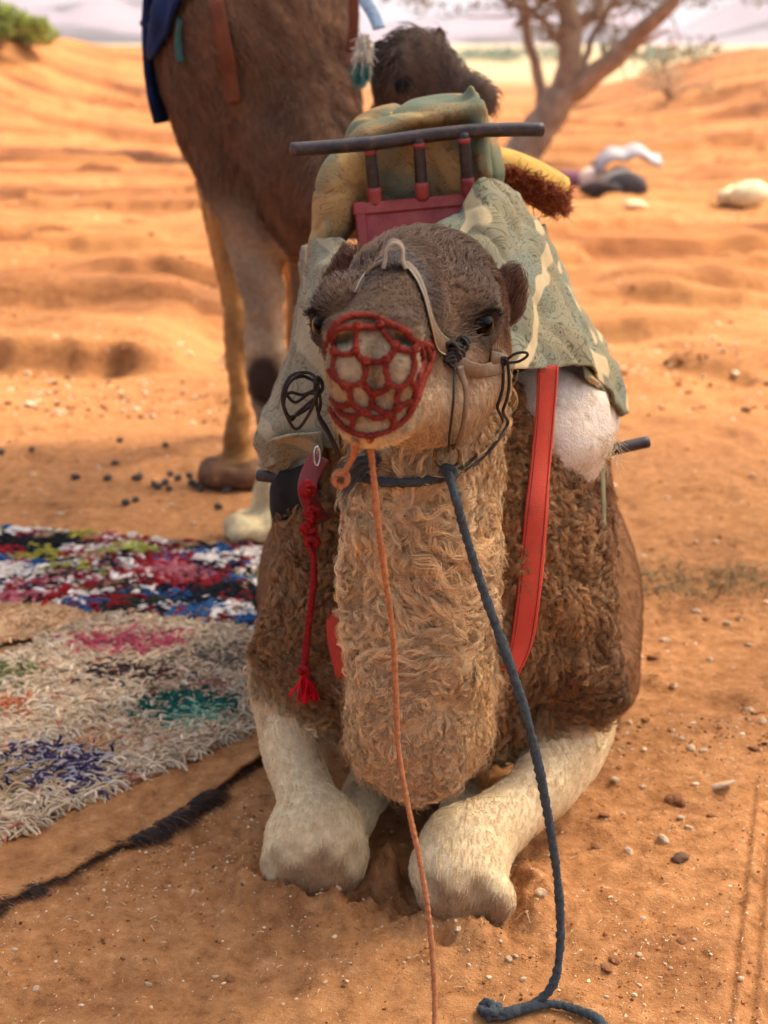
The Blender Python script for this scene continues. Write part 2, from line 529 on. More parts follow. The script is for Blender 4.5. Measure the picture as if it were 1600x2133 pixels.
GROUND = {}
def make_ground():
    ys = [1.5]
    while ys[-1] < 6000:
        y = ys[-1]
        ys.append(y + (max(0.010, 0.0056 * y) if y < 55 else 0.09 * y))
    back, st = [1.5], 0.02
    while back[-1] > -60:
        st *= 1.12; back.append(back[-1] - st)
    ys = np.array(back[1:][::-1] + ys)
    s = np.linspace(-1, 1, 521)
    a_ = np.abs(s); fx = np.sign(s) * np.where(a_ < 0.7, 0.26 * a_ / 0.7, 0.26 + 0.74 * np.maximum(0, (a_ - 0.7) / 0.3)**1.6)
    W = 1.3 + 0.9 * np.abs(ys) + 6 * sstep(1.5, -5, ys)
    X = W[:, None] * fx[None]
    Y = np.broadcast_to(ys[:, None], X.shape)
    Z = ground_z(X, Y)
    V = np.stack([X, Y, Z], -1).reshape(-1, 3)
    m = NT('sand_ground')
    co = m.coord()
    sx = m.n('ShaderNodeSeparateXYZ', {0: co})
    big = m.noise(0.9, 5, 0.6)
    fine = m.noise(26, 7, 0.72)
    grit = m.noise(160, 4, 0.7)
    # trampled earth round the resting place, loose dune sand beyond
    far = m.n('ShaderNodeMapRange', {'Value': m.math('ADD', sx.outputs['Y'], m.math('MULTIPLY', m.math('SUBTRACT', big, 0.5), 7.0)), 'From Min': 3.6, 'From Max': 9.5}).outputs[0]
    dirt = m.ramp(fine, [(0.26, lin(104, 68, 40)), (0.44, lin(168, 114, 68)), (0.62, lin(192, 136, 86)), (0.8, lin(226, 178, 126))])
    dirt = m.mix(m.math('MULTIPLY', m.ramp(big, [(0.42, (0, 0, 0)), (0.62, (1, 1, 1))]), 0.55), dirt, m.ramp(fine, [(0.3, lin(152, 100, 58)), (0.75, lin(218, 160, 102))]))
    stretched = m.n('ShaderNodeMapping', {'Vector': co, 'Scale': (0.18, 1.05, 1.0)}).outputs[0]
    shade_band = m.noise(1.0, 5, 0.6, stretched)
    dune = m.ramp(shade_band, [(0.32, lin(88, 52, 30)), (0.42, lin(138, 86, 48)), (0.55, lin(168, 112, 64)), (0.75, lin(180, 130, 80))])  # dark bands put the shade of camera-facing ledges into the sand colour
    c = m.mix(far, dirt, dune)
    plain = m.n('ShaderNodeMapRange', {'Value': sx.outputs['Y'], 'From Min': 48, 'From Max': 70}).outputs[0]
    c = m.mix(plain, c, lin(172, 150, 112))
    scuff = m.ramp(m.noise(3.4, 6, 0.7), [(0.32, (1, 1, 1)), (0.46, (0, 0, 0))])
    c = m.mix(m.math('MULTIPLY', scuff, 0.5), c, lin(112, 66, 38))
    grains = m.ramp(m.noise(420, 2, 0.5), [(0.66, (0, 0, 0)), (0.72, (1, 1, 1))])
    c = m.mix(m.math('MULTIPLY', grains, 0.5), c, lin(232, 206, 172))
    h = m.math('ADD', m.math('MULTIPLY', fine, 0.7), m.math('MULTIPLY', grit, 0.35))
    m.bump(h, 1.0, 0.016)
    GROUND['m'] = m.m
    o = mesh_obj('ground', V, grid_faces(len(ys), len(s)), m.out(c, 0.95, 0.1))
    # faces must look up
    o.data.flip_normals() if o.data.polygons[0].normal.z < 0 else None
    return tag(o, 'reddish sand with trampled earth, low eroded ledges and dunes', 'ground', kind='structure')
ground = make_ground()

def make_hills():
    for name, dist, h0, amp, cc, seed, ll in (
            ('distant_hills', 1500, 62, 26, lin(134, 118, 126), 3.1, 'pale pink hills along the horizon'),
            ('mountain_range', 3200, 190, 90, lin(120, 120, 136), 17.7, 'blue grey mountain range behind the pink hills')):
        xs = np.linspace(-dist * 1.4, dist * 1.4, 260)
        ts = np.linspace(0, 1, 26)
        X, T = np.meshgrid(xs, ts, indexing='ij')
        top = h0 + amp * fbm(X / dist * 5 + seed, X * 0 + seed, 5)
        if name == 'distant_hills':
            top = top * (1 - 0.80 * np.exp(-((X / dist - 0.22) / 0.055)**2) - 0.35 * np.exp(-((X / dist + 0.10) / 0.05)**2))
        Z = top * (T**0.8) * (1 + 0.12 * fbm(X / dist * 26, T * 5 + seed, 4)) - 3
        Y = dist + T * dist * 0.22 - 0.05 * dist * fbm(X / dist * 12, T * 3, 3)
        m = NT(name)
        c = m.ramp(m.noise(14.0 / dist, 6, 0.6), [(0.3, cc * 0.78), (0.5, cc), (0.7, np.minimum(cc * 1.15, 0.9))])
        o = mesh_obj(name, np.stack([X, Y, Z], -1).reshape(-1, 3), grid_faces(260, 26), m.out(c, 1.0, 0.0))
        tag(o, ll, 'hills', kind='structure')
make_hills()

# ================================================================== the resting camel
HL = np.array([0.0, 0.0, 0.0])
def rot_z(a):
    c, s = math.cos(a), math.sin(a)
    return np.array([[c, s, 0], [-s, c, 0], [0, 0, 1]])
YAW = rot_z(R(-8))
camel1 = thing('resting_camel', (0.12, 3.0, 0.0), 'brown curly haired camel lying on folded legs, wearing a red rope muzzle', 'camel')
REG = {}
def reg(name, f, k=0.04):
    REG.setdefault(name, []).append((f, k)); return f
# trunk
reg('trunk', ellipsoid((0.13, 3.22, 0.50), (0.36, 0.66, 0.40)), 0.1)
reg('trunk', ellipsoid((0.10, 2.84, 0.46), (0.27, 0.30, 0.34)), 0.1)
reg('trunk', ellipsoid((0.15, 3.72, 0.40), (0.32, 0.40, 0.36)), 0.1)
reg('trunk', ellipsoid((0.12, 3.20, 0.86), (0.17, 0.34, 0.22)), 0.14)
for sx in (-1, 1):
    cx = 0.15
    reg('trunk', chain([(cx + sx * 0.27, 3.62, 0.38, 0.12, 0.20), (cx + sx * 0.33, 3.36, 0.22, 0.11, 0.17), (cx + sx * 0.33, 3.14, 0.12, 0.085, 0.11)]), 0.06)
    reg('trunk', chain([(cx + sx * 0.33, 3.16, 0.08, 0.06, 0.07), (cx + sx * 0.31, 3.62, 0.06, 0.055, 0.06)]), 0.03)
# shoulders and upper arms, wide woolly skirts over the elbows
reg('shoulder', chain([(0.00, 2.80, 0.74, 0.10, 0.14), (-0.06, 2.74, 0.55, 0.10, 0.15), (-0.115, 2.73, 0.40, 0.108, 0.14), (-0.135, 2.74, 0.30, 0.100, 0.12)]), 0.07)
reg('shoulder', chain([(0.20, 2.80, 0.74, 0.10, 0.14), (0.26, 2.75, 0.55, 0.105, 0.15), (0.312, 2.74, 0.40, 0.11, 0.14), (0.335, 2.74, 0.285, 0.105, 0.12)]), 0.07)
reg('shoulder', ellipsoid((0.09, 2.70, 0.36), (0.25, 0.17, 0.21)), 0.08)
# neck: down from the throat, forward bulge, back into the chest
reg('neck', chain([(0.085, 2.46, 1.02, 0.095, 0.10), (0.073, 2.44, 0.90, 0.110, 0.105), (0.066, 2.425, 0.74, 0.116, 0.112), (0.060, 2.41, 0.58, 0.118, 0.114),
                   (0.055, 2.40, 0.42, 0.113, 0.116), (0.058, 2.45, 0.345, 0.110, 0.112), (0.072, 2.58, 0.37, 0.125, 0.14), (0.085, 2.74, 0.42, 0.14, 0.18)]), 0.04)
reg('neck', ellipsoid((0.056, 2.395, 0.325), (0.112, 0.10, 0.105)), 0.05)
# front legs folded
LEG_L = chain([(-0.19, 2.86, 0.28, 0.070, 0.09), (-0.192, 2.74, 0.235, 0.066, 0.078), (-0.170, 2.62, 0.170, 0.056, 0.062), (-0.142, 2.535, 0.125, 0.056, 0.060), (-0.124, 2.475, 0.100, 0.072, 0.074)])
LEG_R = chain([(0.39, 2.86, 0.18, 0.075, 0.095), (0.362, 2.73, 0.145, 0.072, 0.088), (0.285, 2.585, 0.118, 0.060, 0.070), (0.215, 2.495, 0.104, 0.056, 0.064), (0.148, 2.425, 0.095, 0.074, 0.076)])
reg('leg', LEG_L, 0.03); reg('leg', LEG_R, 0.03)
for (kx, ky), ang in zip(KNEES, (R(12), R(-38))):
    A = rot_z(-ang)
    reg('leg', ellipsoid((kx, ky - 0.006, 0.080), (0.088, 0.078, 0.070), A), 0.03)
    reg('leg', ellipsoid((kx, ky - 0.040, 0.046), (0.080, 0.060, 0.056), A), 0.025)
    ca_, sa_ = math.cos(ang), math.sin(ang)
    for sg in (-1, 1):                                                   # bony edges of the knee
        reg('leg', ellipsoid((kx + sg * 0.058 * ca_, ky - 0.030 + sg * 0.058 * sa_, 0.050), (0.034, 0.045, 0.048), A), 0.02)
    reg('leg', ellipsoid((kx, ky - 0.052, 0.088), (0.050, 0.034, 0.040), A), 0.025)
reg('leg', chain([(-0.11, 2.48, 0.05, 0.052, 0.05), (-0.035, 2.70, 0.05, 0.045, 0.045), (0.0, 2.95, 0.05, 0.05, 0.045)]), 0.02)
reg('leg', chain([(0.14, 2.44, 0.05, 0.052, 0.05), (0.15, 2.66, 0.05, 0.045, 0.045), (0.17, 2.95, 0.05, 0.05, 0.045)]), 0.02)
# head
reg('head', ellipsoid((0.057, 2.305, 1.073), (0.117, 0.135, 0.110), YAW), 0.04)
reg('head', ellipsoid((0.064, 2.36, 1.04), (0.110, 0.11, 0.11), YAW), 0.04)
reg('head', chain([(0.050, 2.27, 1.055, 0.092, 0.105), (0.032, 2.14, 1.080, 0.062, 0.092), (0.014, 2.02, 1.083, 0.052, 0.084), (0.0, 1.93, 1.076, 0.053, 0.072), (-0.012, 1.885, 1.072, 0.056, 0.064)]), 0.03)
reg('head', chain([(0.038, 2.18, 1.125, 0.045, 0.035), (0.022, 2.06, 1.152, 0.026, 0.026), (0.006, 1.965, 1.136, 0.028, 0.022), (-0.008, 1.90, 1.112, 0.040, 0.024)]), 0.03)
reg('head', chain([(0.085, 2.33, 0.97, 0.105, 0.10), (0.055, 2.20, 0.965, 0.092, 0.085), (0.022, 2.06, 0.985, 0.062, 0.055), (-0.008, 1.915, 1.006, 0.056, 0.044)]), 0.035)
for sx, ec in ((1, (0.118, 2.205, 1.075)), (-1, (-0.056, 2.19, 1.075))):
    reg('head', ellipsoid(ec, (0.042, 0.070, 0.050), YAW), 0.035)
    reg('head', ellipsoid((ec[0] - sx * 0.006, ec[1] - 0.010, ec[2] + 0.032), (0.040, 0.050, 0.022), YAW), 0.02)   # brow
    reg('head', ellipsoid((ec[0] - sx * 0.012, ec[1] - 0.045, ec[2] - 0.05), (0.034, 0.065, 0.030), YAW), 0.03)     # cheek bone
for sx in (-1, 1):                                                       # split upper lip and nose pads
    reg('head', ellipsoid((-0.013 + sx * 0.027, 1.842, 1.066), (0.031, 0.030, 0.040)), 0.008)
    reg('head', ellipsoid((-0.013 + sx * 0.036, 1.858, 1.114), (0.026, 0.030, 0.020)), 0.02)
reg('head', ellipsoid((-0.012, 1.864, 1.006), (0.053, 0.044, 0.040)), 0.03)
# ears
AR_ = np.array([unit(np.array([0.75, -0.55, -0.35])), unit(np.array([0.5, 0.83, -0.2])), unit(np.array([0.62, 0.05, 0.78]))])
AL_ = np.array([unit(np.array([-0.6, -0.75, 0.25])), unit(np.array([-0.75, 0.62, 0.1])), unit(np.array([-0.50, 0.0, 0.86]))])
EAR_R = ellipsoid((0.186, 2.39, 1.068), (0.030, 0.020, 0.044), AR_)
EAR_L = ellipsoid((-0.066, 2.40, 1.093), (0.024, 0.018, 0.036), AL_)
reg('ear', EAR_R, 0.015); reg('ear', EAR_L, 0.015)
reg('ear', chain([(0.145, 2.36, 1.05, 0.03, 0.025), (0.180, 2.385, 1.062, 0.024, 0.018)]), 0.02)
reg('ear', chain([(-0.045, 2.37, 1.07, 0.03, 0.025), (-0.062, 2.395, 1.09, 0.022, 0.016)]), 0.02)

EYES = [(np.array([0.1345, 2.172, 1.066]), unit(np.array([0.70, -0.70, 0.08]))), (np.array([-0.0805, 2.165, 1.066]), unit(np.array([-0.86, -0.50, 0.08])))]
fld = Field((-0.36, 1.78, -0.06), (0.66, 4.2, 1.26), 0.007)
for name in ('trunk', 'shoulder', 'neck', 'leg', 'head', 'ear'):
    for f, k in REG[name]: fld.add(f, k)
for e, d in EYES:
    up = unit(np.array([0, 0, 1.0]) - d * d[2]); sd_ = np.cross(d, up)
    fld.carve(ellipsoid(e + d * 0.016, (0.032, 0.019, 0.021), np.array([sd_, d, up])), 0.006)
    a = np.linspace(-1.15, 1.15, 7)
    for sg, rr, hh in ((1, 0.0115, 0.0235), (-1, 0.0085, 0.022)):
        pts = [np.r_[e + sd_ * 0.036 * math.sin(t) + up * sg * hh * math.cos(t) + d * (0.010 - 0.010 * (math.sin(t))**2), rr, rr] for t in a]
        fld.add(chain(pts, d, 3), 0.012)
# nostril slits, lip cleft and mouth line
for sx in (-1, 1):
    A = np.array([unit(np.array([1, 0, -0.35 * sx])), [0, 1, 0], unit(np.array([0.35 * sx, 0, 1]))])
    fld.carve(ellipsoid((-0.013 + sx * 0.036, 1.832, 1.106), (0.020, 0.026, 0.0065), A), 0.004)
fld.carve(ellipsoid((-0.013, 1.815, 1.066), (0.005, 0.022, 0.045)), 0.006)
fld.carve(chain([(-0.050, 1.855, 1.026, 0.003, 0.003), (-0.013, 1.826, 1.028, 0.003, 0.003), (0.024, 1.855, 1.026, 0.003, 0.003)]), 0.005)
fld.carve(ellipsoid((0.196, 2.366, 1.072), (0.016, 0.015, 0.032), AR_), 0.008)
fld.carve(ellipsoid((-0.074, 2.382, 1.097), (0.012, 0.014, 0.026), AL_), 0.008)
BV, BQ = fld.mesh(2)
del fld
BN = vnormals(BV, BQ)

def weights(p):
    names = ['trunk', 'shoulder', 'neck', 'leg', 'head', 'ear']
    X, Y, Z = p[:, 0], p[:, 1], p[:, 2]
    D = []
    for n in names:
        d = np.min([f(X, Y, Z) for f, k in REG[n]], 0)
        D.append(d)
    D = np.clip(np.array(D), -0.03, 1)
    D[4] -= 0.012; D[3] -= 0.004; D[5] -= 0.03; D[2] -= 0.004
    w = np.exp(-D / 0.010 - (-D / 0.010).max(0))
    w /= w.sum(0)
    return dict(zip(names, w))
C1 = dict(trunk=lin(148, 104, 66), shoulder=lin(152, 112, 70), neck=lin(206, 174, 130), leg=lin(236, 212, 166), head=lin(146, 116, 88), ear=lin(96, 66, 48))
def coat(p, n, w):
    c = sum(w[k][:, None] * C1[k][None] for k in w)
    X, Y, Z = p.T
    hd = w['head'][:, None]
    def put(c, col_, m): return c * (1 - m[:, None]) + col_ * m[:, None]
    crown = sstep(1.05, 1.12, Z + 0.25 * (Y - 2.2)) * w['head']
    c = put(c, lin(100, 74, 54), crown)
    bridge = sstep(1.09, 1.13, Z) * (1 - sstep(2.03, 2.10, Y)) * w['head'] * sstep(1.92, 1.97, Y)
    snout = (1 - sstep(2.06, 2.16, Y)) * sstep(1.02, 1.07, Z) * w['head']
    c = put(c, lin(86, 65, 46), snout)
    c = put(c, lin(84, 74, 68), bridge * sstep(1.98, 2.03, Y))
    muz = (1 - sstep(1.865, 1.92, Y)) * (1 - sstep(1.105, 1.125, Z)) * w['head']
    c = put(c, lin(166, 148, 118), muz)
    cheek = (1 - sstep(0.985, 1.04, Z + 0.10 * (Y - 2.1))) * w['head'] * (1 - muz)
    c = put(c, lin(198, 178, 150), cheek * 0.85)
    chin = (1 - sstep(0.97, 1.0, Z)) * muz
    c = put(c, lin(226, 206, 170), chin)
    for e, d in EYES:
        dist = np.linalg.norm((p - e) * np.array([1, 0.8, 1.0]), axis=1)
        c = put(c, lin(44, 32, 26), (1 - sstep(0.030, 0.056, dist)) * w['head'] * 0.85)
    # worn, earth stained knees
    for kx, ky in KNEES:
        d = np.linalg.norm(p - np.array([kx, ky - 0.085, 0.015]), axis=1)
        c = put(c, lin(132, 86, 48), (1 - sstep(0.055, 0.118, d + 0.014 * np.sin(X * 90) * np.sin(Z * 110 + 1) + 0.012 * vec_noise(p, 60.0)[:, 0])) * w['leg'] * 0.8)
    # darker sides of the neck and skirts
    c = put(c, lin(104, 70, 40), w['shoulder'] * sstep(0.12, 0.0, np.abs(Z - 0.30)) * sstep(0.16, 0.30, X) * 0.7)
    patch = sstep(0.1, 0.9, vec_noise(p, 9.0)[:, 0])
    c = put(c, c * 1.22, patch * (w['neck'] + w['shoulder'] + w['trunk']))
    gold = sstep(0.1, 0.8, vec_noise(p + 3, 6.0)[:, 1]) * w['neck']
    c = put(c, lin(196, 156, 100), gold * 0.6)
    return np.clip(c, 0.01, 0.9)
BW = weights(BV)
lump = BW['neck'] * (0.007 * vec_noise(BV, 15.0)[:, 0] + 0.004 * vec_noise(BV, 38.0)[:, 1]) + BW['shoulder'] * (0.014 * vec_noise(BV, 13.0)[:, 0] + 0.006 * vec_noise(BV, 40.0)[:, 1]) + BW['leg'] * 0.004 * vec_noise(BV, 22.0)[:, 0] + BW['trunk'] * 0.008 * vec_noise(BV, 8.0)[:, 0]
lump += BW['neck'] * 0.012 * sstep(0.44, 0.52, BV[:, 2]) * (1 - sstep(0.80, 0.90, BV[:, 2])) * np.exp(-((BV[:, 0] - 0.06) / 0.07)**2)
BV = BV + BN * lump[:, None]
BN = vnormals(BV, BQ)
body_tree = BVHTree.FromPolygons([tuple(v) for v in BV], [tuple(q) for q in BQ.tolist()])
skin = NT('camel_hide')
skin.bump(skin.noise(260, 3), 0.5, 0.004)
skin_m = skin.out(skin.mix(1.0, skin.attr(), skin.ramp(skin.noise(60, 4), [(0.3, (0.7, 0.68, 0.66)), (0.7, (1, 1, 1))]), 'MULTIPLY'), 0.85, 0.15)
body1 = mesh_obj('body', BV, BQ, skin_m, camel1, colors=coat(BV, BN, BW))

# eyes
def ball(c, r, nu=20, nv=14):
    th = np.linspace(0, math.pi, nv)[:, None]; ph = np.linspace(0, 2 * math.pi, nu, endpoint=False)[None]
    v = np.stack([np.sin(th) * np.cos(ph), np.sin(th) * np.sin(ph), np.cos(th) + 0 * ph], -1).reshape(-1, 3) * np.asarray(r) + c
    return v, grid_faces(nv, nu, True)[:, ::-1]
eye_m = NT('dark_eye')
eye_mat = eye_m.out(lin(12, 8, 6), 0.05, 0.09)
eye_m.b.inputs['Coat Weight'].default_value = 0.0
eye_m.b.inputs['Coat Roughness'].default_value = 0.02
for e, d in EYES:
    v, f = ball(e - d * 0.006, 0.0275)
    mesh_obj('eye', v, f, eye_mat, camel1)

# coat: curling wool on neck and shoulders, short hair elsewhere
fur_m = hair_mat('camel_hair')
def flow(p, n, w, swirl):
    g = np.zeros_like(p); g[:, 2] = -1
    hb = np.array([0.12, 0.9, -0.12])
    g = g * (1 - w['head'] - w['ear'])[:, None] + (w['head'])[:, None] * (hb + np.stack([0 * p[:, 0], 0 * p[:, 0], -1.1 * (1 - sstep(1.0, 1.10, p[:, 2]))], 1))
    er = np.where((p[:, 0] > 0.05)[:, None], np.array([0.5, -0.1, 0.75]), np.array([-0.35, -0.1, 0.85]))
    g = g + w['ear'][:, None] * er
    g = g + (w['leg'])[:, None] * np.array([0.0, -0.7, 0.2])
    return g + np.broadcast_to(swirl, (len(p),))[:, None] * vec_noise(p, 16.0)
def region_fur():
    dens = BW['neck'] * 1.0 + BW['shoulder'] * 1.0 + BW['trunk'] * 0.5 * (1 - sstep(2.85, 3.0, BV[:, 1]))
    # only where it can be seen: the rear underside needs none
    rg = np.random.default_rng(21)
    p, n = scatter(BV, BQ, BN, dens * (BV[:, 2] > 0.05) * (BV[:, 1] < 3.1) + 1e-9, 10500, rg)
    w = weights(p)
    sh = w['shoulder'] / np.maximum(w['shoulder'] + w['neck'], 1e-3)
    L = (0.046 * (1 - sh) + 0.036 * sh) * rg.uniform(0.45, 1.4, len(p))
    low = 1 - sstep(0.42, 0.58, p[:, 2])
    mane = (1 - sh) * np.exp(-((p[:, 0] - 0.06) / 0.075)**2) * sstep(0.46, 0.56, p[:, 2])
    pn = vec_noise(p, 11.0)[:, 2]
    L = L * (1 - 0.52 * low * (1 - sh)) * (0.70 + 0.5 * sstep(-0.6, 0.8, pn)) * (1 + 0.35 * mane)
    amp = (0.0082 * (1 - sh) + 0.0074 * sh) * rg.uniform(0.6, 1.3, len(p))
    amp = amp * (1 - 0.45 * low * (1 - sh)) * (0.7 + 0.6 * sstep(-0.5, 0.9, vec_noise(p + 5, 14.0)[:, 0]))
    fr = (1.3 * (1 - sh) + 1.6 * sh) * rg.uniform(0.7, 1.3, len(p))
    KIDS = 13
    pos = locks(p, n, flow(p, n, w, 0.95 + 0.35 * sh) + 0.8 * vec_noise(p + 9, 45.0), L, amp, fr, KIDS, 0.0024, 11, rg, 0.32 + 0.25 * sh, 0.0)
    c = coat(p, n, w) * rg.uniform(0.62, 1.38, (len(p), 1))
    c = np.repeat(c, KIDS, 0) * rg.uniform(0.8, 1.2, (len(pos), 1))
    hair_obj('wool', pos, rg.uniform(0.0003, 0.00055, len(pos)), np.clip(c, 0.01, 0.95), fur_m, camel1)
    # stray hairs standing off the wool
    p, n = scatter(BV, BQ, BN, dens * (BV[:, 2] > 0.05) * (BV[:, 1] < 3.1) + 1e-9, 34000, rg)
    w = weights(p)
    pos = locks(p, n, flow(p, n, w, 1.3), 0.012 + 0.040 * rg.random(len(p))**2, rg.uniform(0.001, 0.007, len(p)), rg.uniform(0.4, 1.5, len(p)), 1, 0.001, 8, rg, rg.uniform(0.25, 0.65, len(p)))
    hair_obj('stray_hair', pos, 0.00024, np.clip(coat(p, n, w) * rg.uniform(0.6, 1.5, (len(p), 1)), 0.01, 0.9), fur_m, camel1)
    # short hair
    dens = BW['head'] * 1.6 + BW['leg'] * 1.0 + BW['trunk'] * 0.6
    p, n = scatter(BV, BQ, BN, dens * (BV[:, 1] < 3.6) + 1e-9, 64000, rg)
    w = weights(p)
    L = w['head'] * 0.017 + w['leg'] * 0.012 + w['trunk'] * 0.020 + w['neck'] * 0.02 + w['shoulder'] * 0.02 + w['ear'] * 0.02
    crown = sstep(1.08, 1.14, p[:, 2]) * w['head'] * sstep(2.12, 2.2, p[:, 1])
    L = L * (1 + 0.8 * crown) * (1 - 0.45 * (1 - sstep(1.95, 2.05, p[:, 1])) * w['head']) * rg.uniform(0.6, 1.3, len(p))
    for e, d in EYES:
        near = np.linalg.norm(p - e - d * 0.012, axis=1) < 0.030
        L[near] *= 0.12
    pos = locks(p, n, flow(p, n, w, 0.30 + 0.25 * crown), L, 0.0006 + 0.0012 * crown, 0.7, 3, 0.0011, 5, rg, 0.40)
    c = np.repeat(coat(p, n, w) * (1 + rg.uniform(-0.32, 0.30, (len(p), 1)) * (1 - 0.65 * w['leg'])[:, None]), 3, 0) * rg.uniform(0.85, 1.15, (len(pos), 1))
    hair_obj('short_hair', pos, rg.uniform(0.00022, 0.0004, len(pos)), np.clip(c, 0.01, 0.95), fur_m, camel1)
    # ear fringes
    p, n = scatter(BV, BQ, BN, BW['ear'] + 1e-9, 9000, rg)
    w = weights(p)
    pos = locks(p, n, flow(p, n, w, 0.3) * 0.8 + n * 0.2, rg.uniform(0.010, 0.028, len(p)), 0.0012, 0.6, 1, 0.0004, 6, rg, 0.75)
    c = C1['ear'] * rg.uniform(0.7, 1.9, (len(p), 1))
    hair_obj('ear_hair', pos, rg.uniform(0.00022, 0.0004, len(pos)), np.clip(c, 0.01, 0.9), fur_m, camel1)
    # eyelashes
    S = []
    for e, d in EYES:
        up = unit(np.array([0, 0, 1.0]) - d * d[2]); sd_ = np.cross(d, up)
        for t in rg.uniform(-1.1, 1.1, 170):
            b = e + sd_ * 0.033 * math.sin(t) + up * (0.020 + 0.006 * rg.random()) * math.cos(t) + d * (0.018 - 0.012 * math.sin(t)**2)
            o = unit(d + 0.5 * sd_ * math.sin(t) + up * rg.uniform(-0.35, 0.25))
            l = rg.uniform(0.008, 0.016)
            s = np.linspace(0, 1, 5)[:, None]
            S.append(b + o * l * s - np.array([0, 0, 1.0]) * l * 0.55 * s * (1.2 - s))
    hair_obj('eyelashes', np.array(S), 0.0004, np.array([lin(24, 17, 13)]).repeat(len(S), 0), fur_m, camel1)
region_fur()

# ================================================================== tack on the resting camel
CAMP = Vector((0, 0, CAM_H))
def S(u, v, off=0.0, yg=None):
    """point on the camel's hide seen at a photo pixel, lifted by off; and the surface normal"""
    d = Vector(ray(u, v))
    h, n, i, dist = body_tree.ray_cast(CAMP, d)
    if h is None or (yg is not None and abs(h.y - yg) > 0.25):
        h, n, i, dist = body_tree.find_nearest(Vector(P(u, v, yg or 2.2)))
    h, n = np.array(h), np.array(n)
    if n @ np.array(d) > 0.2: n = -n
    return h + n * off, n
def on_hide(px, off, yg=None, n=6, smooth=3):
    uv = catmull(np.array(px, float), n)
    a = [S(u, v, off, yg) for u, v in uv]
    p = np.array([q[0] for q in a]); nn = np.array([q[1] for q in a])
    for _ in range(smooth):
        p[1:-1] = p[1:-1] * 0.5 + (p[:-2] + p[2:]) * 0.25
        nn[1:-1] = nn[1:-1] * 0.5 + (nn[:-2] + nn[2:]) * 0.25
    return p, unit(nn)
def fuzz(path, r, count, length, rg):
    """loose fibres standing off a rope"""
    i = rg.integers(1, len(path) - 1, count)
    d = unit(rg.normal(size=(count, 3)))
    b = path[i] + d * r * 0.8
    e = unit(d + unit(rg.normal(size=(count, 3))) * 0.9)
    s = np.linspace(0, 1, 4)[None, :, None]
    return b[:, None] + (d[:, None] * (1 - s) + e[:, None] * s) * s * (length * rg.uniform(0.4, 1.2, count))[:, None, None]

rope_rg = np.random.default_rng(33)
def rope_mat(name, c, var=0.4):
    return simple(name, c, 1.0, 0.02, var, 130, 0.8, 600, 0.002)
def rope(name, path, r, mat, parent, strands=3, pitch=None, fz=0, fl=0.004, ftint=None):
    q = resample(path, r * 0.55)
    rr = r * (1 + 0.10 * vec_noise(q, 60.0)[:, 0] + 0.06 * rope_rg.normal(size=len(q)))
    v, f = tube(q, rr, 12, strands=strands, pitch=pitch or r * 7)
    o = mesh_obj(name, v, f, mat, parent)
    if fz:
        pos = fuzz(q, r, fz, fl, rope_rg)
        hair_obj('loose_fibre', pos, 0.0002, np.asarray(ftint)[None] * rope_rg.uniform(0.7, 1.4, (len(pos), 1)), fur_m, o)
    return o

# ---- red rope muzzle
NS = [0.95, 0.93]                                # the ropes lie proud of the hide
def crop(pts):                                   # traced on an enlargement of the muzzle
    return [(550 + 0.375 * (a * NS[0] + 640 * (1 - NS[0])), 430 + 0.375 * (b * NS[1] + 930 * (1 - NS[1]))) for a, b in pts]
RED = lin(122, 50, 40)
red_rope = rope_mat('red_rope', RED, 0.45)
net = thing('rope_muzzle', (-0.01, 1.9, 0.94), 'red knotted rope net muzzle tied round the camel\'s nose and mouth', 'muzzle')
NR = 0.0037
net_lines = dict(
    rim=[[(352, 700), (380, 650), (440, 605), (530, 590), (610, 597), (690, 628), (760, 662), (815, 695), (862, 738), (930, 768)]],
    side=[[(352, 700), (337, 790), (330, 900), (336, 1020), (362, 1130), (405, 1205), (480, 1268), (590, 1292), (715, 1252), (800, 1180), (855, 1075), (905, 930), (948, 800)],
          [(862, 738), (884, 840), (862, 950), (832, 1075), (800, 1180)], [(900, 760), (926, 850), (888, 960), (850, 1080)]],
    cord=[[(366, 712), (400, 668), (500, 655), (580, 660), (655, 652), (690, 630)],
          [(366, 712), (376, 770), (392, 808), (440, 816), (495, 800), (506, 730), (502, 655)],
          [(655, 652), (695, 720), (735, 778), (790, 798), (828, 800), (858, 742)],
          [(495, 800), (545, 855), (620, 858), (690, 848), (735, 778)],
          [(392, 808), (378, 880), (392, 950), (440, 990), (525, 985), (552, 920), (545, 855)],
          [(690, 848), (682, 910), (702, 992), (650, 1035), (592, 1045), (540, 985)],
          [(828, 800), (838, 880), (812, 960), (765, 1005), (702, 992)],
          [(352, 905), (382, 950), (440, 990), (470, 1030), (482, 1100), (545, 1150), (590, 1120), (592, 1045)],
          [(345, 1030), (400, 1110), (482, 1100)], [(765, 1005), (740, 1062), (742, 1120), (690, 1165), (590, 1120)],
          [(812, 960), (842, 1010), (828, 1080), (742, 1120)], [(545, 1150), (500, 1185), (480, 1268)], [(400, 1110), (420, 1160), (500, 1185)],
          [(690, 1165), (720, 1200), (715, 1252)], [(545, 1150), (590, 1185), (650, 1190), (690, 1165)], [(828, 1080), (815, 1130), (800, 1180)]])
for kind, rows in net_lines.items():
    for row in rows:
        p, n = on_hide(crop(row), NR * 0.75, 1.93, 7, 3)
        rope('net_' + kind, p, NR * (1.12 if kind == 'rim' else 1.0), red_rope, net, 3, None, 260, 0.0045, RED)
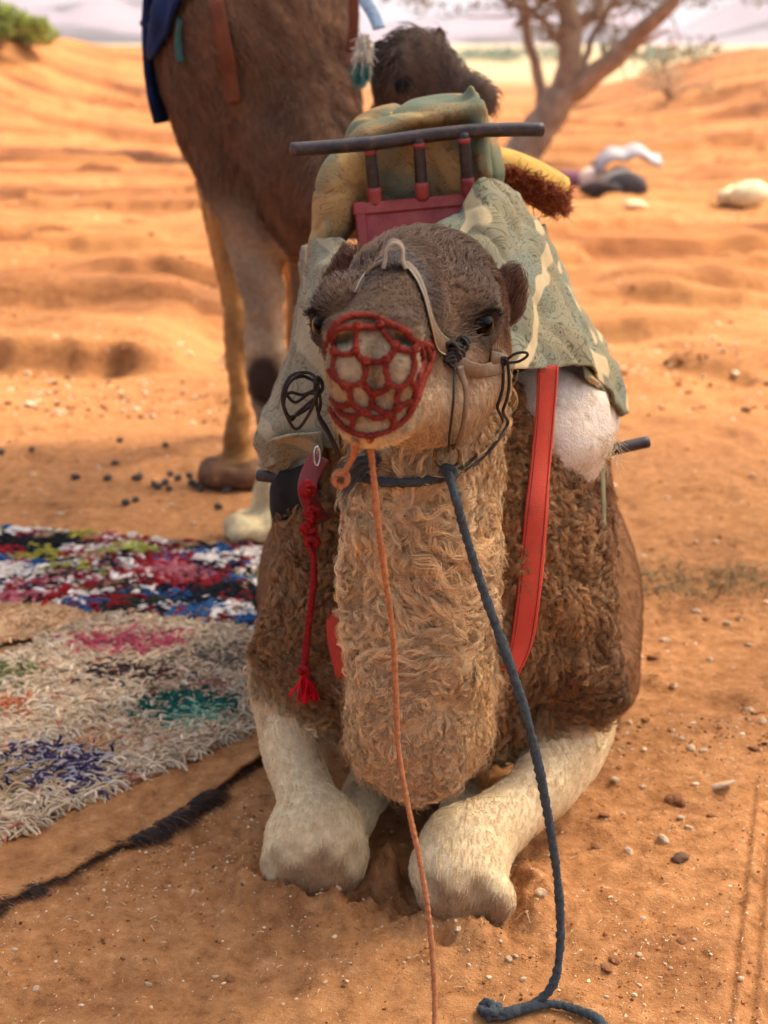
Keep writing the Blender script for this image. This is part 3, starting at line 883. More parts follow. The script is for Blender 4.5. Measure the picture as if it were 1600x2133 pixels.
for k in ((495, 800), (735, 778), (545, 855), (690, 848), (702, 992), (592, 1045), (392, 808), (440, 990), (545, 1150), (742, 1120), (828, 800), (655, 652), (500, 657), (690, 1165), (590, 1290)):
    (u, v), = crop([k])
    c, n = S(u, v, NR * 1.3, 1.93)
    a = np.linspace(0, 4.5 * math.pi, 26)
    e1 = unit(np.cross(n, [0.3, 0.2, 1.0])); e2 = np.cross(n, e1)
    q = c + (e1 * np.cos(a)[:, None] + e2 * np.sin(a)[:, None]) * 0.0028 + n * (0.003 * np.sin(a * 0.7))[:, None]
    vv, ff = tube(q, 0.0031, 8, strands=2, pitch=0.018)
    mesh_obj('knot', vv, ff, red_rope, net)

# ---- orange rope hanging from the muzzle
ORG = lin(176, 118, 80)
org_mat = rope_mat('orange_rope', ORG, 0.35)
oroot = thing('orange_rope', (0.0, 1.72, 0.0), 'thin orange twisted rope hanging from the red muzzle down to the sand', 'rope')
path = catmull(np.vstack([S(772, 905, 0.008, 1.93)[0], PP([(772, 935, 1.90), (778, 990, 1.90), (786, 1080, 1.905), (802, 1200, 1.93), (818, 1320, 1.955), (824, 1440, 1.97), (830, 1560, 1.98), (850, 1680, 1.97), (874, 1790, 1.95), (892, 1900, 1.93), (902, 2010, 1.91), (906, 2133, 1.88)]), [[0.063, 1.82, 0.085], [0.07, 1.74, 0.012], [0.12, 1.64, 0.010]]]), 8)
path[:, 2] = np.maximum(path[:, 2], ground_z(path[:, 0], path[:, 1]) + 0.005)
rope('strand', path, 0.0041, org_mat, oroot, 3, 0.03, 900, 0.005, ORG)
p2 = catmull(np.vstack([S(745, 912, 0.008, 1.93)[0], PP([(738, 945, 1.90), (722, 975, 1.91), (712, 990, 1.92)])]), 8)
rope('short_end', p2, 0.0042, org_mat, oroot, 3, 0.03, 150, 0.005, ORG)
kc = P(710, 997, 1.92)
a = np.linspace(0, 7 * math.pi, 70)
kq = kc + np.stack([np.cos(a) * 0.0085, np.sin(a * 1.37) * 0.007, np.sin(a) * 0.0085], 1)
vv, ff = tube(kq, 0.0042, 9, strands=3, pitch=0.025)
mesh_obj('end_knot', vv, ff, org_mat, oroot)

# ---- halter
NS[:] = [1.0, 1.0]
LEATHER = lin(104, 82, 60)
leather = simple('worn_leather', LEATHER, 0.6, 0.35, 0.4, 60, 0.5, 260, 0.0012)
edge_m = simple('pale_felt_edge', lin(168, 158, 136), 0.9, 0.1, 0.3, 80, 0.5, 300, 0.001)
black_cord = simple('black_cord', lin(44, 38, 34), 0.7, 0.3, 0.4, 120, 0.5, 500, 0.001)
halter = thing('halter', (0.03, 2.15, 0.9), 'worn brown leather halter with a pinched noseband, cheek straps and black cord', 'halter')
p, n = on_hide(crop([(770, 330), (800, 350), (848, 425), (885, 530), (912, 640), (950, 740), (1010, 790)]), 0.004, 2.05, 8)
v, f = strap(p, n, np.linspace(0.013, 0.024, len(p)), 0.003); nb = mesh_obj('noseband', v, f, leather, halter)
for sg in (-1, 1):
    t = unit(np.gradient(p, axis=0)); sdv = np.cross(t, n)
    q = p + sdv * (np.linspace(0.0065, 0.012, len(p)) * sg)[:, None] + n * 0.001
    v, f = tube(q, 0.0012, 6); mesh_obj('felt_edge', v, f, edge_m, nb)
p, n = on_hide(crop([(690, 318), (655, 330), (600, 365), (545, 430), (508, 490)]), 0.004, 2.05, 8)
v, f = strap(p, n, 0.013, 0.003); nb2 = mesh_obj('noseband', v, f, leather, halter)
v, f = tube(p + n * 0.0025, 0.0013, 6); mesh_obj('felt_edge', v, f, edge_m, nb2)
base, bn = S(822, 556, 0.0, 2.05)
cx, cy, cz = base
loop = np.array([[-0.017, 0, 0.000], [-0.014, 0, 0.012], [-0.013, 0, 0.026], [-0.006, 0, 0.036], [0.004, 0, 0.037], [0.012, 0, 0.028], [0.012, 0, 0.013], [0.017, 0, 0.000]]) * 0.85 + np.array([cx, cy, cz])
q = catmull(loop, 6); nn = unit(q - np.array([cx, cy, cz + 0.016])) * [1, 0.2, 1]
v, f = strap(q, nn, 0.030, 0.0058); lp = mesh_obj('pinched_loop', v, f, leather, halter)
v, f = tube(q + np.array([0, -0.0145, 0]), 0.0030, 6); mesh_obj('felt_edge', v, f, edge_m, lp)
p, n = on_hide([(944, 752), (968, 764), (1000, 770), (1034, 766), (1058, 750)], 0.006, 2.2, 8)
v, f = strap(p, n, 0.021, 0.003); mesh_obj('cheek_band', v, f, leather, halter)
p, n = on_hide([(938, 765), (944, 820), (942, 870), (936, 922)], 0.020, 2.2, 8)
v, f = strap(p, n, 0.0125, 0.003); mesh_obj('cheek_strap', v, f, leather, halter)
p, n = on_hide([(930, 770), (925, 820), (923, 870), (927, 922)], 0.014, 2.2, 8)
v, f = tube(p, 0.0018, 6); mesh_obj('edge_cord', v, f, black_cord, halter)
p, n = on_hide([(1062, 752), (1058, 800), (1048, 850), (1028, 895), (998, 935), (965, 968), (940, 985)], 0.008, 2.25, 8)
for o_ in (0, 0.0045):
    v, f = tube(p + n * o_ + np.array([o_, 0, -o_]), 0.0026, 7); mesh_obj('jaw_cord', v, f, black_cord, halter)
c0 = S(1062, 752, 0.012, 2.25)[0]
q = catmull(c0 + np.array([[0, 0, 0], [0.014, -0.004, 0.012], [0.029, -0.006, 0.015], [0.033, -0.006, 0.010], [0.020, -0.005, 0.001], [0.002, 0, -0.002]]), 6)
v, f = tube(q, 0.0022, 7); mesh_obj('cord_loop', v, f, black_cord, halter)
def tangle(c, r, turns, seed, squash=(1, 0.6, 1)):
    rg = np.random.default_rng(seed)
    a = np.linspace(0, 2 * math.pi * turns, int(26 * turns))
    k = rg.uniform(0.7, 1.7, 3); ph = rg.uniform(0, 6, 3)
    return c + np.stack([np.cos(a) * np.cos(a * k[0] * 0.31 + ph[0]), np.sin(a * k[1] * 0.7 + ph[1]), np.sin(a) * np.cos(a * 0.17 + ph[2])], 1) * r * np.array(squash)
for i, (u, v_) in enumerate(((930, 728), (948, 742), (958, 722), (934, 752))):
    q = tangle(S(u, v_, 0.008, 2.15)[0], 0.010, 3, 40 + i)
    v, f = tube(q, 0.0028, 7); mesh_obj('knot', v, f, black_cord, halter)
q = tangle(S(1062, 752, 0.010, 2.25)[0], 0.007, 3, 50)
v, f = tube(q, 0.0026, 7); mesh_obj('knot', v, f, black_cord, halter)
ring_m = NT('tarnished_brass'); ring_m.b.inputs['Metallic'].default_value = 0.85
ring_mat = ring_m.out(ring_m.ramp(ring_m.noise(120, 4), [(0.35, lin(70, 56, 40)), (0.65, lin(132, 108, 72))]), 0.42, 0.5)
rc = S(932, 940, 0.042, 2.25)[0]; rc = P(932, 950, rc[1])
a = np.linspace(0, 2 * math.pi, 40, endpoint=False)
q = rc + np.stack([np.cos(a) * 0.0195, np.sin(a) * -0.004, np.sin(a) * 0.0205], 1)
v, f = tube(q, 0.0027, 8, closed=True); mesh_obj('ring', v, f, ring_mat, halter)
# the far side: strap and a hank of black cord
p, n = on_hide([(668, 738), (655, 765), (645, 790), (640, 815)], 0.004, 2.1, 8)
v, f = strap(p, n, 0.020, 0.003); mesh_obj('cheek_strap', v, f, leather, halter)
for pts in ([(662, 790), (640, 776), (604, 785), (588, 830), (604, 880), (622, 892), (650, 850), (664, 805)],
            [(664, 800), (632, 784), (600, 800), (592, 850), (608, 868), (648, 845), (662, 812)],
            [(660, 810), (630, 822), (604, 818), (590, 838), (606, 874), (622, 858), (655, 830)],
            [(666, 795), (648, 790), (620, 782), (596, 812), (614, 838), (644, 820), (662, 822)],
            [(662, 800), (668, 840), (664, 870), (686, 908), (702, 945)], [(658, 812), (662, 858), (680, 890), (700, 930), (708, 952)]):
    yy = 2.13 + 0.012 * np.sin(np.arange(len(pts)) * 1.7)
    q = catmull(PP([(u, v_, y) for (u, v_), y in zip(pts, yy)]), 8)
    v, f = tube(q, 0.0024, 7); mesh_obj('cord_hank', v, f, black_cord, halter)
q = tangle(P(662, 805, 2.13), 0.010, 4, 61, (0.7, 0.6, 1.4))
v, f = tube(q, 0.0026, 7); mesh_obj('knot', v, f, black_cord, halter)

# ---- blue lead rope
BLU = lin(74, 80, 82)
blue_mat = rope_mat('blue_rope', BLU, 0.4)
lead = thing('lead_rope', (0.25, 2.06, 0.0), 'frayed blue grey lead rope tied to the halter ring and trailing on the sand', 'rope')
kb = rc + np.array([0.002, -0.006, -0.026])
hang = [(948, 1030, 2.14), (966, 1100, 2.13), (1000, 1210, 2.12), (1046, 1340, 2.11), (1085, 1455, 2.10), (1116, 1570, 2.10), (1138, 1680, 2.10), (1156, 1790, 2.10), (1166, 1890, 2.10), (1166, 1980, 2.095), (1152, 2050, 2.085)]
gp = [G(1112, 2105), G(1060, 2122), G(1020, 2122)]
path = catmull(np.vstack([kb, PP(hang), [q + [0, 0, 0.012] for q in gp]]), 10)
path[:, 2] = np.maximum(path[:, 2], ground_z(path[:, 0], path[:, 1]) + 0.009)
rope('strand', path, 0.0072, blue_mat, lead, 3, 0.045, 1500, 0.006, BLU)
gp = [G(1005, 2112), G(1040, 2128), G(1090, 2112), G(1150, 2103), G(1205, 2116), G(1250, 2140), G(1280, 2200)]
path = catmull(np.array([q + [0, 0, 0.010] for q in gp]), 10)
path[:, 2] = np.maximum(path[:, 2], ground_z(path[:, 0], path[:, 1]) + 0.008)
rope('loose_end', path, 0.0076, blue_mat, lead, 3, 0.045, 400, 0.006, BLU)
q = tangle(G(1022, 2120) + [0, 0, 0.013], 0.016, 2.5, 71, (1, 0.8, 0.6)); v, f = tube(q, 0.0070, 10, strands=3, pitch=0.04); mesh_obj('ground_knot', v, f, blue_mat, lead)
q = tangle(kb, 0.010, 2.5, 72, (1, 0.8, 1)); v, f = tube(q, 0.0065, 10, strands=3, pitch=0.04); mesh_obj('ring_knot', v, f, blue_mat, lead)
p, n = on_hide([(735, 972), (770, 992), (815, 1002), (865, 1001), (910, 992), (936, 984)], 0.020, 2.28, 8)
p[-1] = kb
rope('throat_loop', p, 0.0078, blue_mat, lead, 3, 0.045, 300, 0.006, BLU)
# frayed tassel of the throat loop
t0 = S(735, 972, 0.018, 2.28)[0]
rg = np.random.default_rng(74); N = 520
s = np.linspace(0, 1, 8)[None, :, None]
end = t0 + np.array([-0.050, -0.012, -0.022]) + rg.normal(0, 1, (N, 3)) * [0.007, 0.007, 0.013]
st = t0 + rg.normal(0, 0.004, (N, 3))
pos = st[:, None] * (1 - s) + end[:, None] * s + np.array([0, -0.004, 0.006]) * np.sin(s * 3.1) + rg.normal(0, 0.0035, (N, 1, 3)) * np.sin(s * 3.0 + rg.random((N, 1, 1)) * 3)
pos[..., 2] -= 0.012 * (s[..., 0]**2)
hair_obj('frayed_tassel', pos, 0.0005, BLU * rg.uniform(0.6, 1.7, (N, 1)), fur_m, lead)

# ---- red breast strap
rw = NT('red_webbing')
rw.bump(rw.math('ADD', rw.noise(500, 2), rw.n('ShaderNodeTexWave', {'Vector': rw.coord(), 'Scale': 120.0, 'Distortion': 1.0}, bands_direction='Z').outputs['Fac']), 0.5, 0.001)
red_web = rw.out(rw.mix(rw.math('MULTIPLY', rw.ramp(rw.noise(16, 6, 0.75), [(0.5, (0, 0, 0)), (0.7, (1, 1, 1))]), 0.45), rw.ramp(rw.noise(8, 4), [(0.3, lin(186, 62, 46)), (0.7, lin(212, 84, 62))]), lin(132, 62, 44)), 0.7, 0.2)
bs = thing('breast_strap', (0.3, 2.6, 0.3), 'flat red webbing breast strap running from the saddle down past the neck', 'strap')
def lay(rows, off):
    out = []
    for u, v, y in rows:
        q, n_ = S(u, v, off, None)
        out.append(P(u, v, min(y, q[1] - off)))
    return catmull(np.array(out), 8)
q = lay([(1142, 760, 2.66), (1136, 860, 2.64), (1127, 960, 2.62), (1118, 1060, 2.60), (1109, 1160, 2.585), (1099, 1260, 2.57), (1085, 1345, 2.565), (1062, 1400, 2.56)], 0.012)
nn = np.tile(np.array([0.25, -1, 0.12]), (len(q), 1))
q = resample(q, 0.01); tw_ = np.linspace(0, 1, len(q)); nn = np.tile(np.array([0.25, -1, 0.12]), (len(q), 1)) + np.stack([0.25 * np.sin(tw_ * 7), 0 * tw_, 0.1 * np.sin(tw_ * 11)], 1)
v, f = strap(q, nn, 0.039 + 0.005 * np.sin(tw_ * 2.6) + 0.0012 * np.sin(tw_ * 31), 0.003); wb = mesh_obj('webbing', v, f, red_web, bs)
stitch = simple('dark_red_thread', lin(128, 44, 36), 0.9, 0.1)
tq = unit(np.gradient(q, axis=0)); nq = unit(nn - tq * (nn * tq).sum(1, keepdims=True)); sq = np.cross(tq, nq)
for sg in (-1, 1):
    v, f = tube(q + sq * sg * 0.0155 + nq * 0.0016, 0.0009, 6); mesh_obj('stitching', v, f, stitch, wb)
q = catmull(np.array([P(u, v, S(u, v, 0.0, None)[0][1] - o_) for u, v, o_ in ((690, 1230, -0.02), (694, 1280, 0.012), (700, 1340, 0.022), (716, 1410, 0.016))]), 8)
nn = np.tile(np.array([-0.25, -1, 0.12]), (len(q), 1))
v, f = strap(q, nn, 0.030, 0.003); mesh_obj('webbing', v, f, red_web, bs)

# ---- red tasselled cord
RDC = lin(150, 40, 42)
redc = rope_mat('crimson_cord', RDC, 0.35)
rt = thing('tasselled_cord', (-0.14, 2.55, 0.35), 'crimson knotted cord with a bright red tassel hanging by the shoulder', 'cord')
pts = [(642, 1005, 2.545), (640, 1035, 2.54), (652, 1075, 2.54), (640, 1110, 2.54), (652, 1150, 2.54), (654, 1200, 2.54), (648, 1260, 2.54), (640, 1330, 2.54), (633, 1400, 2.54)]
cp = catmull(PP(pts), 10)
rope('strand', cp, 0.0062, redc, rt, 3, 0.035, 500, 0.005, RDC)
for i, (u, v_) in enumerate(((641, 1020), (648, 1068), (642, 1102), (650, 1128), (633, 1396))):
    q = tangle(P(u, v_, 2.535), 0.012 if i < 4 else 0.009, 2.2, 80 + i, (0.9, 0.7, 1.0)); v, f = tube(q, 0.0058, 9, strands=3, pitch=0.035); mesh_obj('knot', v, f, redc, rt)
rg = np.random.default_rng(84); t0 = P(633, 1400, 2.535); N = 34
parts = []
for k in range(N):
    e = t0 + np.array([0.004, 0, -0.055]) + rg.normal(0, 1, 3) * [0.010, 0.007, 0.005]
    q = catmull(np.array([t0 + rg.normal(0, 0.003, 3), t0 * 0.5 + e * 0.5 + rg.normal(0, 0.004, 3), e]), 4)
    parts.append(strap(q, np.tile(rg.normal(size=3), (len(q), 1)), 0.006, 0.0008))
v, f = merge(parts); mesh_obj('tassel', v, f, simple('bright_red_rag', lin(196, 24, 40), 0.8, 0.1, 0.3, 60), rt)
maroon = simple('maroon_leather', lin(120, 50, 48), 0.6, 0.3, 0.3, 30)
q = catmull(PP([(668, 950, 2.60), (648, 985, 2.585), (640, 1020, 2.57), (652, 1060, 2.575), (672, 1085, 2.59)]), 8)
v, f = strap(q, np.tile([-0.3, -1, 0.1], (len(q), 1)), 0.036, 0.004); mesh_obj('leather_tab', v, f, maroon, rt)
a = np.linspace(0, 2 * math.pi, 28, endpoint=False)
q = P(661, 950, 2.575) + np.stack([np.cos(a) * 0.005, np.sin(a) * 0.003, np.sin(a) * 0.016], 1)
steel = NT('steel'); steel.b.inputs['Metallic'].default_value = 1.0
v, f = tube(q, 0.0022, 8, closed=True); mesh_obj('steel_ring', v, f, steel.out(lin(190, 190, 188), 0.25, 0.5), rt)

# ================================================================== saddle
saddle = thing('pack_saddle', (0.12, 2.95, 0.6), 'pack saddle frame of dark iron bars over a red board', 'saddle')
iron = NT('dark_iron_paint')
iron_m = iron.out(iron.ramp(iron.noise(45, 6, 0.65), [(0.35, lin(34, 27, 26)), (0.58, lin(58, 46, 44)), (0.74, lin(112, 74, 62))]), 0.45, 0.45)
iron.bump(iron.noise(120, 4), 0.4, 0.002)
redpaint = NT('red_paint')
redpaint_m = redpaint.out(redpaint.ramp(redpaint.noise(22, 7, 0.7), [(0.3, lin(104, 42, 38)), (0.5, lin(150, 58, 52)), (0.8, lin(170, 84, 74))]), 0.5, 0.4)
redpaint.bump(redpaint.noise(70, 5), 0.3, 0.002)
q = catmull(PP([(608, 312, 2.91), (690, 306, 2.915), (780, 298, 2.92), (880, 284, 2.93), (980, 273, 2.935), (1060, 270, 2.94), (1131, 270, 2.945)]), 8)
v, f = tube(resample(q, 0.01), 0.0132, 14); mesh_obj('top_bar', v, f, iron_m, saddle)
for (u0, v0, u1, v1) in ((770, 302, 782, 425), (872, 288, 880, 415), (966, 278, 976, 405)):
    q = resample(PP([(u0, v0, 2.925), (u1, v1, 2.945)]), 0.008)
    v, f = tube(q, np.linspace(0.0105, 0.0125, len(q)), 12); sp = mesh_obj('spindle', v, f, iron_m, saddle)
    v, f = tube(q[-5:] , 0.0136, 12); mesh_obj('painted_foot', v, f, redpaint_m, sp)
    v, f = tube(q[1:3] , 0.0120, 12); mesh_obj('painted_collar', v, f, redpaint_m, sp)
A0, A1 = P(738, 425, 2.945), P(992, 402, 2.955)
ax = unit(A1 - A0); dn = unit(np.array([0.02, -0.22, -0.97])); dn = unit(dn - ax * (dn @ ax)); nz = np.cross(ax, dn)
half = np.linalg.norm(A1 - A0) / 2
mid = (A0 + A1) / 2
bc = mid + dn * 0.11
v, f = box(bc, (half, 0.11, 0.008), np.array([ax, dn, nz])); bd = mesh_obj('board', v, f, redpaint_m, saddle, smooth=False)
for c_, s_ in ((mid + dn * 0.012, (half + 0.004, 0.012, 0.013)), (bc - ax * (half - 0.010), (0.011, 0.112, 0.012)), (bc + ax * (half - 0.010), (0.011, 0.112, 0.012))):
    v, f = box(c_, s_, np.array([ax, dn, nz]), 0.15); mesh_obj('board_rail', v, f, redpaint_m, bd, smooth=False)
for a_, b_ in (((1225, 948, 2.80), (1350, 920, 2.83)), ((660, 1004, 2.72), (538, 990, 2.76))):
    q = resample(PP([a_, b_]), 0.01); v, f = tube(q, 0.0115, 12); mesh_obj('side_rail', v, f, iron_m, saddle)

# ---- cloth
def brocade(name, base, base2, vein, scroll, vein_amt=1.0, scale=1.0):
    m = NT(name); uv = m.coord('UV')
    n1 = m.noise(7 * scale, 3, 0.5, uv)
    warp = m.n('ShaderNodeVectorMath', {0: uv, 1: m.n('ShaderNodeVectorMath', {0: m.n('ShaderNodeTexNoise', {'Vector': uv, 'Scale': 5.0 * scale}).outputs['Color'], 1: (0.10, 0.10, 0)}, operation='MULTIPLY').outputs[0]}, operation='ADD').outputs[0]
    c = m.mix(m.ramp(n1, [(0.42, (0, 0, 0)), (0.6, (1, 1, 1))]), base, base2)
    # scrolling line pattern: contour lines of a smooth field
    nn_ = m.noise(21 * scale, 1, 0.4, warp, 1.6)
    fr = m.math('FRACT', m.math('MULTIPLY', nn_, 7.0))
    ln = m.ramp(m.math('ABSOLUTE', m.math('SUBTRACT', fr, 0.5)), [(0.05, (1, 1, 1)), (0.16, (0, 0, 0))])
    c = m.mix(m.math('MULTIPLY', ln, 0.85), c, scroll)
    wv = m.n('ShaderNodeTexWave', {'Vector': warp, 'Scale': 2.3 * scale, 'Distortion': 3.5, 'Detail': 2.0, 'Detail Scale': 2.0}, bands_direction='DIAGONAL').outputs['Fac']
    vn = m.ramp(wv, [(0.90, (0, 0, 0)), (0.94, (1, 1, 1))])
    c = m.mix(m.math('MULTIPLY', vn, vein_amt), c, vein)
    soil = m.noise(9, 6, 0.7, uv)
    c = m.mix(m.math('MULTIPLY', m.ramp(soil, [(0.5, (0, 0, 0)), (0.8, (1, 1, 1))]), 0.35), c, lin(120, 100, 70))
    weave = m.n('ShaderNodeTexWave', {'Vector': uv, 'Scale': 170.0, 'Distortion': 0.6}).outputs['Fac']
    m.bump(m.math('ADD', m.math('MULTIPLY', weave, 0.5), m.math('ADD', m.math('MULTIPLY', ln, -0.5), vn)), 0.45, 0.002)
    return m.out(c, 0.8, 0.2)
green_cloth = brocade('green_brocade', lin(146, 136, 104), lin(126, 130, 110), lin(200, 178, 134), lin(84, 82, 54))
gold_cloth = brocade('gold_teal_brocade', lin(164, 128, 80), lin(98, 116, 94), lin(190, 156, 96), lin(128, 96, 52), 0.45, 1.3)
grey_cloth = brocade('faded_green_brocade', lin(132, 126, 102), lin(146, 136, 110), lin(176, 160, 124), lin(92, 90, 66), 0.6)
def cloth(name, rows, mat, parent, res=9, fold=0.006, seed=1, thick=0.005):
    C = np.array([[P(*q) for q in r] for r in rows])
    nr, nc, _ = C.shape
    g = np.array([catmull(C[:, j], res) for j in range(nc)]).transpose(1, 0, 2)
    g = np.array([catmull(r, res) for r in g])
    n, m, _ = g.shape
    du, dv = np.gradient(g, axis=1), np.gradient(g, axis=0)
    nn = unit(np.cross(du, dv))
    U = np.concatenate([np.zeros((n, 1)), np.cumsum(np.linalg.norm(np.diff(g, axis=1), axis=2), 1)], 1)
    Vv = np.concatenate([np.zeros((1, m)), np.cumsum(np.linalg.norm(np.diff(g, axis=0), axis=2), 0)], 0)
    a = fbm(U * 9 + seed, Vv * 4 + seed, 4) + 0.7 * np.sin(U * 38 + 3 * fbm(U * 4 + seed, Vv * 4, 2) + seed) * np.linspace(0.1, 1, n)[:, None]
    crease = 1 - np.abs(fbm(U * 7 + Vv * 4 + seed * 2, Vv * 6 - U * 2 + 9, 3))
    sharp = (1 - np.abs(vnoise(U * 13 - Vv * 6 + seed, Vv * 5 + U * 3 + 4)))**3
    g = g + nn * (fold * 0.8 * a + fold * 1.0 * (crease - 0.6) + fold * 0.9 * (sharp - 0.3))[..., None]
    o = mesh_obj(name, g.reshape(-1, 3), grid_faces(n, m), mat, parent, uv=np.stack([U, Vv], -1).reshape(-1, 2))
    md = o.modifiers.new('thickness', 'SOLIDIFY'); md.thickness = thick; md.offset = 0
    return o, g
sc = thing('saddle_cloth', (0.3, 2.9, 0.75), 'pale green brocade cloth with cream veins draped over the saddle\'s side and front', 'cloth')
cl1, g1 = cloth('front_drape', [
    [(740, 560, 2.78), (835, 478, 2.81), (905, 462, 2.84), (955, 432, 2.88), (1005, 378, 2.90), (1062, 412, 3.00), (1130, 470, 3.16), (1120, 450, 3.45)],
    [(770, 560, 2.72), (860, 520, 2.72), (920, 520, 2.73), (980, 510, 2.75), (1050, 500, 2.77), (1125, 525, 2.90), (1182, 590, 3.10), (1170, 570, 3.45)],
    [(800, 640, 2.66), (890, 630, 2.66), (960, 630, 2.66), (1030, 630, 2.67), (1108, 628, 2.71), (1178, 650, 2.83), (1245, 705, 3.04), (1225, 690, 3.45)],
    [(830, 720, 2.62), (920, 720, 2.62), (1000, 716, 2.62), (1070, 712, 2.64), (1140, 708, 2.68), (1212, 720, 2.78), (1278, 775, 2.96), (1262, 760, 3.45)],
    [(860, 800, 2.60), (950, 790, 2.60), (1030, 780, 2.60), (1092, 772, 2.62), (1150, 766, 2.66), (1222, 768, 2.75), (1304, 858, 2.93), (1290, 850, 3.45)]],
    green_cloth, sc, 14, 0.012, 3.3)
# turned-under hem and ravelled end at the lower right corner
cl2, g2 = cloth('folded_corner', [
    [(1215, 762, 2.75), (1262, 790, 2.86), (1302, 845, 2.95)], [(1228, 790, 2.74), (1262, 820, 2.82), (1300, 862, 2.92)], [(1240, 800, 2.80), (1262, 838, 2.88), (1290, 862, 2.98)]], green_cloth, sc, 8, 0.004, 7.7)
sl = thing('side_cloth', (-0.2, 2.85, 0.65), 'faded grey green brocade cloth hanging crumpled on the saddle\'s other side', 'cloth')
cloth('side_drape', [
    [(735, 505, 2.84), (700, 490, 2.86), (664, 500, 2.92), (645, 520, 3.02), (650, 505, 3.40)],
    [(705, 590, 2.74), (670, 590, 2.76), (646, 600, 2.82), (628, 620, 2.95), (635, 600, 3.40)],
    [(700, 700, 2.68), (655, 700, 2.70), (622, 710, 2.76), (604, 730, 2.90), (612, 710, 3.40)],
    [(700, 800, 2.65), (640, 800, 2.68), (598, 812, 2.72), (574, 830, 2.84), (585, 820, 3.40)],
    [(700, 880, 2.63), (630, 885, 2.66), (578, 895, 2.70), (548, 905, 2.80), (560, 890, 3.40)],
    [(700, 930, 2.64), (640, 930, 2.67), (600, 950, 2.72), (556, 975, 2.78), (565, 950, 3.40)]], grey_cloth, sl, 14, 0.011, 5.1)
cloth('lower_fold', [
    [(668, 900, 2.62), (620, 905, 2.64), (568, 915, 2.68), (545, 930, 2.76)], [(672, 940, 2.63), (622, 935, 2.66), (575, 950, 2.70), (550, 960, 2.76)],
    [(660, 960, 2.66), (622, 960, 2.68), (590, 985, 2.71), (575, 990, 2.75)]], grey_cloth, sl, 9, 0.007, 9.4)
dark_felt = simple('black_felt', lin(38, 36, 34), 0.9, 0.15, 0.35, 30)
fp = thing('felt_flap', (-0.2, 2.75, 0.5), 'black felt saddle flap hanging below the crumpled side cloth', 'flap')
o, g = cloth('flap', [[(662, 960, 2.66), (620, 975, 2.70), (580, 985, 2.76), (585, 980, 3.1)], [(658, 1010, 2.65), (615, 1020, 2.68), (568, 1030, 2.74), (575, 1020, 3.1)],
          [(660, 1060, 2.65), (620, 1070, 2.68), (575, 1075, 2.73), (580, 1065, 3.1)], [(662, 1095, 2.66), (635, 1105, 2.69), (605, 1104, 2.73), (600, 1095, 3.1)]], dark_felt, fp, 8, 0.006, 2.2, 0.010)

# ---- padding sacks
sack_m = NT('white_sacking')
sack_mat = sack_m.out(sack_m.ramp(sack_m.noise(24, 6, 0.7), [(0.28, lin(176, 152, 124)), (0.45, lin(222, 206, 184)), (0.7, lin(238, 228, 212))]), 0.95, 0.05)
sack_m.bump(sack_m.math('ADD', sack_m.noise(70, 5, 0.7), sack_m.math('MULTIPLY', sack_m.noise(300, 2), 0.4)), 0.8, 0.008)
def sack(name, pts, label, seed):
    q = resample(catmull(np.array(pts, float), 10), 0.012)
    t = np.linspace(0, 1, len(q))
    r = q[:, 3] * np.minimum(1, (np.sin(np.pi * np.clip(t * 0.97 + 0.015, 0, 1)) * 3.2))**0.5
    v, f = tube(q[:, :3], r, 36)
    n = vec_noise(v, 14.0 + seed)[:, :1] * 0.010 + vec_noise(v + 2, 45.0)[:, :1] * 0.004
    c = q[np.clip(np.arange(len(v)) // 36, 0, len(q) - 1), :3]
    v = v + unit(v - c) * n
    th = thing(name, (pts[0][0], pts[0][1], pts[0][2] - 0.1), label, 'pad')
    return th, mesh_obj('sacking', v, f, sack_mat, th)
s1, so = sack('saddle_pad', [(0.312, 2.70, 0.745, 0.118), (0.325, 2.95, 0.745, 0.125), (0.33, 3.2, 0.745, 0.125), (0.33, 3.42, 0.745, 0.11)], 'white sacking saddle pad beside the red breast strap', 0)
s2, so2 = sack('saddle_pad', [(-0.115, 2.70, 0.64, 0.07), (-0.13, 2.9, 0.66, 0.095), (-0.14, 3.2, 0.68, 0.11), (-0.13, 3.42, 0.68, 0.10)], 'cream sacking saddle pad poking out under the crumpled side cloth', 1)
rg = np.random.default_rng(91); N = 260
b = PP(np.stack([rg.uniform(1150, 1290, N), rg.uniform(900, 968, N), rg.uniform(2.70, 2.78, N)], 1))
d = unit(rg.normal(size=(N, 3)) + np.array([0.3, -0.6, -1.0])); s = np.linspace(0, 1, 6)[None, :, None]
pos = b[:, None] + d[:, None] * s * rg.uniform(0.012, 0.045, (N, 1, 1)) + rg.normal(0, 0.006, (N, 1, 3)) * s * s
hair_obj('straw_fibre', pos, 0.0005, lin(222, 200, 160)[None] * rg.uniform(0.7, 1.2, (N, 1)), fur_m, s1)
# twine and ribbon hanging from the rail
tw = thing('hanging_ribbon', (0.46, 2.8, 0.45), 'narrow faded green ribbon hanging from the saddle rail', 'ribbon')
q = catmull(PP([(1252, 930, 2.775), (1256, 1000, 2.775), (1258, 1080, 2.77), (1250, 1160, 2.765), (1246, 1222, 2.765)]), 8)
v, f = strap(q, np.tile([0.4, -1, 0.0], (len(q), 1)) + 0.6 * np.stack([np.sin(np.linspace(0, 4, len(q))), 0 * q[:, 0], 0 * q[:, 0]], 1), 0.013, 0.0015)
mesh_obj('ribbon', v, f, simple('faded_green_ribbon', lin(138, 140, 104), 0.7, 0.3, 0.25, 30), tw)
q = tangle(P(1255, 940, 2.77), 0.014, 3, 95); v, f = tube(q, 0.003, 8, strands=2, pitch=0.02); mesh_obj('twine_knot', v, f, simple('straw_twine', lin(214, 188, 140), 0.9, 0.1), tw)

